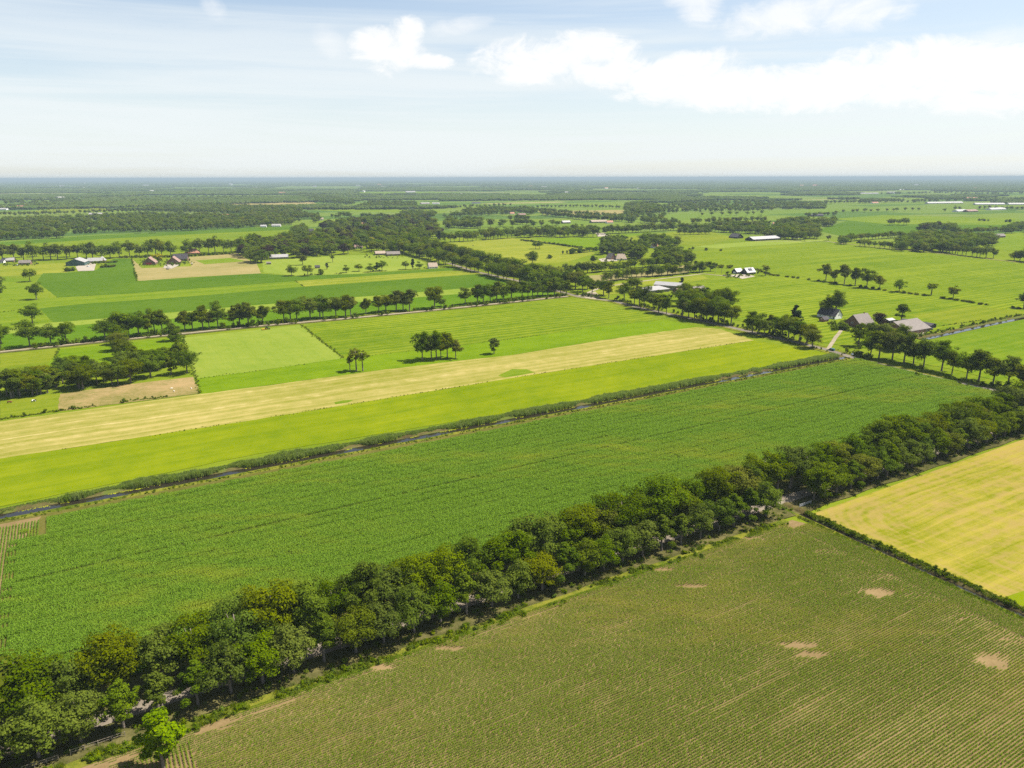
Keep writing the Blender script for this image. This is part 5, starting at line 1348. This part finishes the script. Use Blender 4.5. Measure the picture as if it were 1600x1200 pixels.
house(at(40, 413), 75, 15, 9, 2.6, 6.0, 'brick', 'roof_grey', 'low grey house at the mown lawn', 'house', 'house')
house(at(14, 409), 75, 16, 9, 2.6, 6.0, 'brick', 'roof_pale', 'low pale roofed house near the picture edge', 'house', 'house')
house(at(0, 411), 75, 12, 9, 2.6, 5.0, 'white', 'roof_dark', 'white walled shed at the very picture edge', 'shed', 'shed', chim=0)
# village
house(at(436, 404), 70, 27, 14, 2.8, 6.5, 'olive_wall', 'roof_pale', 'pale grey barn under the village wood', 'barn', 'barn', chim=0)
house(at(594, 398), 70, 16, 12, 2.6, 6.0, 'brick', 'roof_thatch', 'sandy roofed bungalow at the top of the horse meadow', 'bungalow', 'house')
house(at(614, 399), 70, 21, 12, 2.6, 6.4, 'brick', 'roof_grey', 'long grey roofed bungalow next to the avenue', 'bungalow', 'house')
house(at(536, 388), 100, 18, 12, 2.8, 8.5, 'brick', 'roof_thatch', 'pinkish roofed house deep in the village wood', 'house', 'house')
house(at(560, 388), 70, 14, 10, 2.8, 7.0, 'white', 'roof_brown', 'brown roofed house with white walls in the village wood', 'house', 'house')
house(at(484, 365), 80, 18, 14, 3.2, 10.5, 'brick', 'roof_dark', 'dark roofed farmhouse at the edge of the light meadow', 'farmhouse', 'farmhouse')
house(at(432, 354), 80, 22, 12, 3.0, 6.5, 'white', 'roof_pale', 'pale shed beside the long wood', 'shed', 'shed', chim=0)
house(at(412, 355), 80, 14, 9, 3.0, 6.0, 'white', 'roof_white', 'small white barn beside the long wood', 'barn', 'barn', chim=0)
house(at(676, 419), 70, 12, 10, 2.6, 7.5, 'white', 'roof_thatch', 'sandy gabled house tucked under the avenue trees', 'house', 'house')
house(at(420, 413), 70, 6, 4, 2.4, 3.6, 'wood', 'roof_grey', 'small wooden shelter at the horse meadow corner', 'shed', 'shed', chim=0, wins=0)
house(at(496, 419), 70, 6, 5, 2.2, 4.0, 'wood', 'roof_dark', 'small dark horse shelter on the pale meadow', 'shed', 'shed', chim=0, wins=0)
# far away
FARH = [((500, 344), 20, 'white', 'roof_thatch', 'sandy roofed farm beyond the dark roofed farmhouse'), ((425, 342), 16, 'white', 'roof_orange', 'white house in front of the straw field woods'), ((566, 352), 18, 'brick', 'roof_orange', 'orange barn at the small bright meadow'),
        ((580, 351), 14, 'brick', 'roof_brown', 'brown barn next to the orange barn'), ((669, 349), 16, 'white', 'roof_white', 'white gabled house beyond the middle wood'), ((935, 348), 46, 'olive_wall', 'roof_thatch', 'long sandy roofed barn on the far farm avenue'), ((952, 349), 20, 'white', 'roof_orange', 'house with orange roof at the far farm avenue'),
        ((884, 349), 24, 'black_wall', 'roof_pale', 'grey shed first on the far farm avenue'), ((815, 337), 26, 'brick', 'roof_brown', 'brown farm beside the far clump'), ((800, 335), 16, 'white', 'roof_orange', 'red roofed farm left of the far clump'), ((640, 327), 40, 'white', 'roof_white', 'white walled barn in the distant hedges'),
        ((664, 319), 44, 'brick_red', 'roof_pale', 'reddish barn under the distant wood'), ((681, 319), 34, 'white', 'roof_white', 'white barn under the distant wood'), ((744, 318), 40, 'white', 'roof_dark', 'dark barn with white walls near the horizon woods'), ((891, 301), 90, 'white', 'roof_white', 'white works building far out on the plain'),
        ((1034, 311), 50, 'brick_red', 'roof_orange', 'red roofed farm before the great forest'), ((1274, 338), 44, 'black_wall', 'roof_dark', 'dark barns on the field track'), ((1216, 352), 30, 'white', 'roof_orange', 'farm with sandy roof hidden behind the oak wood'), ((1500, 331), 60, 'white', 'roof_white', 'white stable with orange end in the far meadow'),
        ((1516, 331), 60, 'brick', 'roof_brown', 'brown stable next to the white far stable'), ((1556, 328), 95, 'white', 'roof_white', 'long pale stable at the far edge of the meadow'), ((1475, 318), 200, 'steel', 'roof_white', 'very wide greenhouse like sheds near the forest'), ((1545, 320), 130, 'steel', 'roof_white', 'second wide pale shed near the forest'),
        ((1366, 318), 40, 'white', 'roof_orange', 'white farm in the distant clump'), ((1405, 297), 110, 'white', 'roof_white', 'white hall in front of the great forest'), ((1358, 303), 130, 'steel', 'roof_pale', 'long grey hall before the great forest'), ((30, 324), 40, 'white', 'roof_orange', 'small red roofed farm behind the olive field'),
        ((3, 328), 50, 'white', 'roof_white', 'white barn at the picture edge beyond the woods'), ((352, 338), 40, 'white', 'roof_orange', 'reddish house glimpsed in the far woods'), ((185, 312), 40, 'white', 'roof_white', 'tiny white house in the wooded distance'), ((150, 336), 40, 'brick', 'roof_pale', 'grey shed on the narrow green field'), ((1590, 320), 90, 'steel', 'roof_pale', 'grey roofed works near the forest edge'), ((1560, 371), 24, 'brick', 'roof_grey', 'grey roofed farm beyond the alder wood')]
for (px, L, wl, rf_, lb) in [(a, b_, c_, d_, e_) for a, b_, c_, d_, e_ in FARH]:
    house(at(*px), random.choice((62, 75, 90)), L, min(22, max(9, L * .45)), 3.4, 7.5 if L < 60 else 8.5, wl, rf_, lb, 'farm building', 'farm_building', chim=0, wins=3, doors=0)
# specks of settlements close to the horizon
WM = MB().box(-8, 8, -6, 6, 0, 5).mesh('wall', M['white']); RM = MB().add([(-9, -7, 5), (9, -7, 5), (9, 7, 5), (-9, 7, 5), (-9, 0, 9), (9, 0, 9)], [(0, 1, 5, 4), (2, 3, 4, 5), (0, 4, 3), (1, 2, 5)]).mesh('roof', M['roof_orange'])
RM2 = RM.copy(); RM2.materials[0] = M['roof_pale']
gs = random.Random(4)
for i in range(34):
    x = gs.uniform(-760, 780); y = gs.choice((gs.uniform(286, 300), gs.uniform(289, 296), gs.uniform(300, 312)))
    s_ = gs.uniform(1.0, 2.2) * (1.6 if y < 292 else 1)
    r = empty('far_house', at(800 + x, y), gs.uniform(0, 3), (s_ * gs.uniform(1, 2.5), s_, s_ * .9))
    tag(r, 'tiny pale building among the horizon woods', 'house', 'tiny buildings of the far villages')
    link('wall', WM, r); link('roof', RM2 if gs.random() < .8 else RM, r)

# wind turbines on the horizon
tw = MB().tube([(0, 0, 0), (0, 0, 100)], [2.6, 1.4], 8).mesh('tower', M['white'])
nc = MB().box(-2, 2, -4, 5, 99, 103).mesh('nacelle', M['white'])
bl = MB()
for k in range(3):
    a = math.radians(120 * k + 20); d = Vector((math.sin(a), 0, math.cos(a))); s_ = Vector((math.cos(a), 0, -math.sin(a))); c_ = Vector((0, -5, 101))
    bl.add([c_ + s_ * 1.6, c_ - s_ * 1.2, c_ + d * 48 - s_ * .3, c_ + d * 48 + s_ * .3, c_ + s_ * 1.6 + Vector((0, .6, 0)), c_ - s_ * 1.2 + Vector((0, .6, 0)), c_ + d * 48 + Vector((0, .3, 0)), c_ + d * 48 + s_ * .3 + Vector((0, .3, 0))],
           [(0, 1, 2, 3), (7, 6, 5, 4), (0, 4, 5, 1), (1, 5, 6, 2), (2, 6, 7, 3), (3, 7, 4, 0)])
blm = bl.mesh('blades', M['white'])
for x, lb in zip((505, 530, 537, 562, 591), ('first', 'second', 'third', 'fourth', 'fifth')):
    p = at(x, 280.2); p = p * (24000 / p.length); r = empty('wind_turbine', (p.x, p.y, 0), 0.1 * gs.uniform(-3, 3)); r.scale = (1.1,) * 3
    tag(r, f'{lb} tiny wind turbine of the line on the horizon', 'wind turbine', 'wind turbines on the horizon')
    link('tower', tw, r); link('nacelle', nc, r); link('blades', blm, r)

# ------------------------------------------------------------------ vehicles, animals, small things
def paint(name, col, rough=0.3):
    mt, t = new_mat(name); out(t, principled(t, col, rough, 0.5, Coat_Weight=0.4)); return mt
M['teal'] = paint('teal_paint', (0.012, 0.10, 0.10)); M['silver'] = paint('silver_paint', (0.42, 0.44, 0.46)); M['blackp'] = paint('black_paint', (0.012, 0.012, 0.014)); M['skyblue'] = paint('pale_blue_paint', (0.35, 0.46, 0.55))
M['tgreen'] = paint('tractor_green', (0.02, 0.085, 0.02)); M['tyellow'] = paint('yellow_paint', (0.45, 0.30, 0.01))


def car(loc, az, mat, label, cat='car', van=False, name='car'):
    r = empty(name, loc, math.pi / 2 - math.radians(az)); tag(r, label, cat)
    L, hh = (4.6, 1.9) if van else (4.3, 1.45)
    if van: prof = [(-2.3, .35), (2.3, .35), (2.3, .85), (1.5, 1.05), (0.9, hh), (-2.1, hh), (-2.3, 1.1)]
    else: prof = [(-2.15, .35), (2.15, .35), (2.15, .75), (1.1, .92), (.45, hh), (-1.3, hh), (-1.95, .95), (-2.15, .85)]
    b = MB(); b.hull(prof, -.86, .86); b.build('body', mat, r, bevel=0.07)
    gl = MB()
    if van: gl.hull([(1.38, 1.1), (1.46, 1.08), (.96, hh - .12), (.88, hh - .1)], -.78, .78); gl.box(-1.9, .75, -.875, -.86, 1.15, hh - .2); gl.box(-1.9, .75, .86, .875, 1.15, hh - .2)
    else: gl.hull([(1.0, .96), (1.08, .94), (.52, hh - .08), (.42, hh - .06)], -.78, .78); gl.box(-1.3, .4, -.875, -.86, .95, hh - .12); gl.box(-1.3, .4, .86, .875, .95, hh - .12)
    gl.build('window', M['glass'], r)
    for x in (-1.35, 1.35):
        for y in (-.8, .8): MB().wheel(x, y, .33, .33, .22).build('wheel', M['tyre'], r)
    return r


car(at(1299, 548), 328, M['teal'], 'teal estate car driving on the road before the brick farm', van=True)
car(at(1334, 555), 60, M['silver'], 'silver car parked under the first road oak')
car(at(1345, 552), 75, M['blackp'], 'black car parked behind the silver one under the oak')
car(at(1453, 515), 148, M['blackp'], 'black off road car with pale bonnet by the long shed', van=True)
car(uv(216, 171, 0.35), 59, M['skyblue'], 'pale blue car glimpsed under the lane trees near the gate')
car(at(263, 418), 75, M['silver'], 'light car on the yard between the brown houses')
for (x, y), lb, mt_ in [((262, 421), 'dark car on the yard between the brown houses', 'blackp'), ((138, 417), 'white car on the yard of the teal barn', 'silver'), ((1132, 431), 'dark car on the drive by the solar panel house', 'blackp'), ((27, 415), 'grey car by the low grey house', 'silver'), ((1074, 462), 'pale car in the grey roofed farmyard', 'silver')]:
    car(at(x, y), 100, M[mt_], lb)


def tractor(loc, az, label):
    r = empty('tractor', loc, math.pi / 2 - math.radians(az)); tag(r, label, 'tractor')
    MB().hull([(0.2, .9), (2.1, .9), (2.15, 1.5), (.2, 1.7)], -.4, .4).build('bonnet', M['tgreen'], r, bevel=.05)
    MB().box(-1.3, .3, -.45, .45, .6, 1.2).build('body', M['tgreen'], r)
    cab = MB().hull([(-1.2, 1.2), (.25, 1.2), (.15, 2.6), (-1.0, 2.6)], -.72, .72).build('cab', M['glass'], r)
    MB().box(-1.15, .3, -.8, .8, 2.6, 2.75).build('roof', M['tgreen'], cab)
    for y in (-.95, .95):
        w_ = MB().wheel(-.9, y, .9, .9, .5, 16).build('wheel', M['tyre'], r); MB().wheel(-.9, y, .9, .45, .54, 12).build('rim', M['tyellow'], w_)
        w_ = MB().wheel(1.55, y * .9, .58, .58, .38, 14).build('wheel', M['tyre'], r); MB().wheel(1.55, y * .9, .58, .3, .42, 12).build('rim', M['tyellow'], w_)
    im = MB().box(-4.6, -1.6, -1.5, 1.5, .5, 1.0)
    im.build('mower', M['tyellow'], r)
    return r
tractor(at(418, 515), 62, 'green tractor with yellow mower at the edge of the pale cut field')


def beast(name, loc, az, L, hgt, mat, label, cat, patch=None):
    """four-legged grazer: one skinned body"""
    r = empty(name, loc, math.pi / 2 - math.radians(az)); tag(r, label, cat)
    me = bpy.data.meshes.new('body')
    bh = hgt * .72
    vs = [(-.38 * L, 0, bh), (-.12 * L, 0, bh * .98), (.14 * L, 0, bh * .97), (.34 * L, 0, bh * 1.03), (.48 * L, 0, bh * .98), (.60 * L, 0, bh * .62), (.66 * L, 0, bh * .42), (-.45 * L, 0, bh * .95), (-.47 * L, 0, bh * .45)]
    ed = [(0, 1), (1, 2), (2, 3), (3, 4), (4, 5), (5, 6), (0, 7), (7, 8)]; rad = [.17, .19, .19, .16, .11, .08, .055, .05, .02]
    for sgn in (-1, 1):
        for a_, xs in ((0, (-.36, -.41, -.38)), (3, (.30, .30, .31))):
            i0 = len(vs); y = sgn * .1 * L
            vs += [(xs[0] * L, y, bh * .66), (xs[1] * L, y, bh * .36), (xs[2] * L, y, 0.02)]; ed += [(a_, i0), (i0, i0 + 1), (i0 + 1, i0 + 2)]; rad += [.085, .05, .035]
        i0 = len(vs); vs.append((.57 * L, sgn * .09 * L, bh * .70)); ed.append((5, i0)); rad.append(.025)
    me.from_pydata(vs, ed, []); o = link('body', me, r)
    sm = o.modifiers.new('skin', 'SKIN'); ly = me.skin_vertices[0] if me.skin_vertices else None
    if ly is None:
        bm = bmesh.new(); bm.from_mesh(me); bm.verts.layers.skin.verify(); bm.to_mesh(me); bm.free(); ly = me.skin_vertices[0]
    for i_, rr in enumerate(rad): ly.data[i_].radius = (rr * L, rr * L)
    ly.data[1].use_root = True
    o.modifiers.new('sub', 'SUBSURF').render_levels = 1
    dg = bpy.context.evaluated_depsgraph_get(); nm = bpy.data.meshes.new_from_object(o.evaluated_get(dg)); o.modifiers.clear(); o.data = nm; nm.name = 'body'; nm.materials.clear(); nm.materials.append(mat)
    return r


mt_cow, t = new_mat('black_white_hide'); oc = t.n('ShaderNodeTexCoord').outputs['Object']
out(t, principled(t, t.mix(t.sstep(t.noise(oc, 1.3, 1), .48, .52), (0.015, 0.013, 0.012), (0.75, 0.72, 0.68)), .8, .2))
M['brownhide'] = flat_mat('brown_hide', (0.17, 0.06, 0.025), .8, .2, .2); M['wool'] = flat_mat('white_wool', (0.72, 0.68, 0.6), .95, .1, .1, 6)
beast('cow', at(53, 628), 40, 2.3, 1.45, mt_cow, 'black and white cow on the grazed green corner', 'cow')
beast('cow', at(15, 630), 80, 2.3, 1.45, M['brownhide'], 'brown cow on the grazed green corner', 'cow')
for (x, y), lb in [((268, 608), 'white sheep, upper of the close pair in the tan paddock'), ((272, 612), 'white sheep, lower of the close pair in the tan paddock'), ((299, 608), 'white sheep alone at the corner of the tan paddock')]:
    beast('sheep', at(x, y), random.uniform(0, 360), 1.25, 0.95, M['wool'], lb, 'sheep', None)['group'] = 'sheep in the tan paddock'

# gate by the lane, fence at the bottom corner
def rails(name, a, b, hgt, nposts, nrails, mat, label, cat):
    d = b - a; L = d.length; r = empty(name, a, math.atan2(d.y, d.x)); tag(r, label, cat)
    for i_ in range(nposts):
        x = L * i_ / (nposts - 1); MB().box(x - .07, x + .07, -.07, .07, -.1, hgt + .12).build('post', mat, r)
    for k in range(nrails):
        z = hgt * (k + 1) / nrails; MB().box(0.02, L - .02, .075, .11, z - .07, z + .05).build('rail', mat, r)
    return r
rails('gate', at(1249, 794) + Vector((0, 0, .3)), at(1267, 788) + Vector((0, 0, .3)), 1.25, 2, 5, M['steel'], 'grey field gate under the lane trees beside the small ditch', 'gate')
rails('fence', at(111, 1181) + Vector((0, 0, .26)), at(196, 1152) + Vector((0, 0, .26)), 1.15, 5, 2, M['wood'], 'pale rail fence between lane trees and short grass', 'fence')
rails('fence', at(36, 1207) + Vector((0, 0, .26)), at(92, 1189) + Vector((0, 0, .26)), 1.15, 4, 2, M['wood'], 'end piece of pale rail fence at the bottom corner', 'fence')
# post and wire along the paddock
# utility poles
for x, y, lb in [(1117, 428, 'wooden pole standing nearer the bushes along the drive'), (1127, 429, 'wooden pole nearer the solar panel house')]:
    r = empty('utility_pole', at(x, y)); tag(r, lb, 'pole')
    MB().tube([(0, 0, 0), (0, 0, 11.5)], [.2, .14], 8).build('pole', M['wood'], r); MB().box(-1.1, 1.1, -.08, .08, 10.6, 10.8).build('crossbar', M['wood'], r)
for (x, y), lb in [((300, 412), 'round white bale on the small green lawn'), ((739, 383 + 1), 'dark round bale on the sunlit meadow'), ((1466, 517), 'black wrapped bale beside the off road car')]:
    p = at(x, y); r = empty('bale', p, 0.6); tag(r, lb, 'bale')
    MB().wheel(0, 0, .75, .75, 1.3, 16).build('wrap', M['white'] if 'white' in lb else M['blackp'], r, bevel=.06)

# ------------------------------------------------------------------ haze
mt_haze = bpy.data.materials.new('haze_air'); mt_haze.use_nodes = True; t = NT(mt_haze.node_tree)
pv = t.n('ShaderNodeVolumePrincipled', {'Color': (0.38, 0.48, 0.55, 1), 'Density': 0.000075, 'Anisotropy': 0.0})
t.n('ShaderNodeOutputMaterial', {'Volume': pv.outputs[0]})
hz = MB().box(-R_ - 500, R_ + 500, -1100, R_ + 500, -1.0, 140.0).build('haze', mt_haze)
tag(hz, 'thin blue summer haze over the plain', kind='stuff')
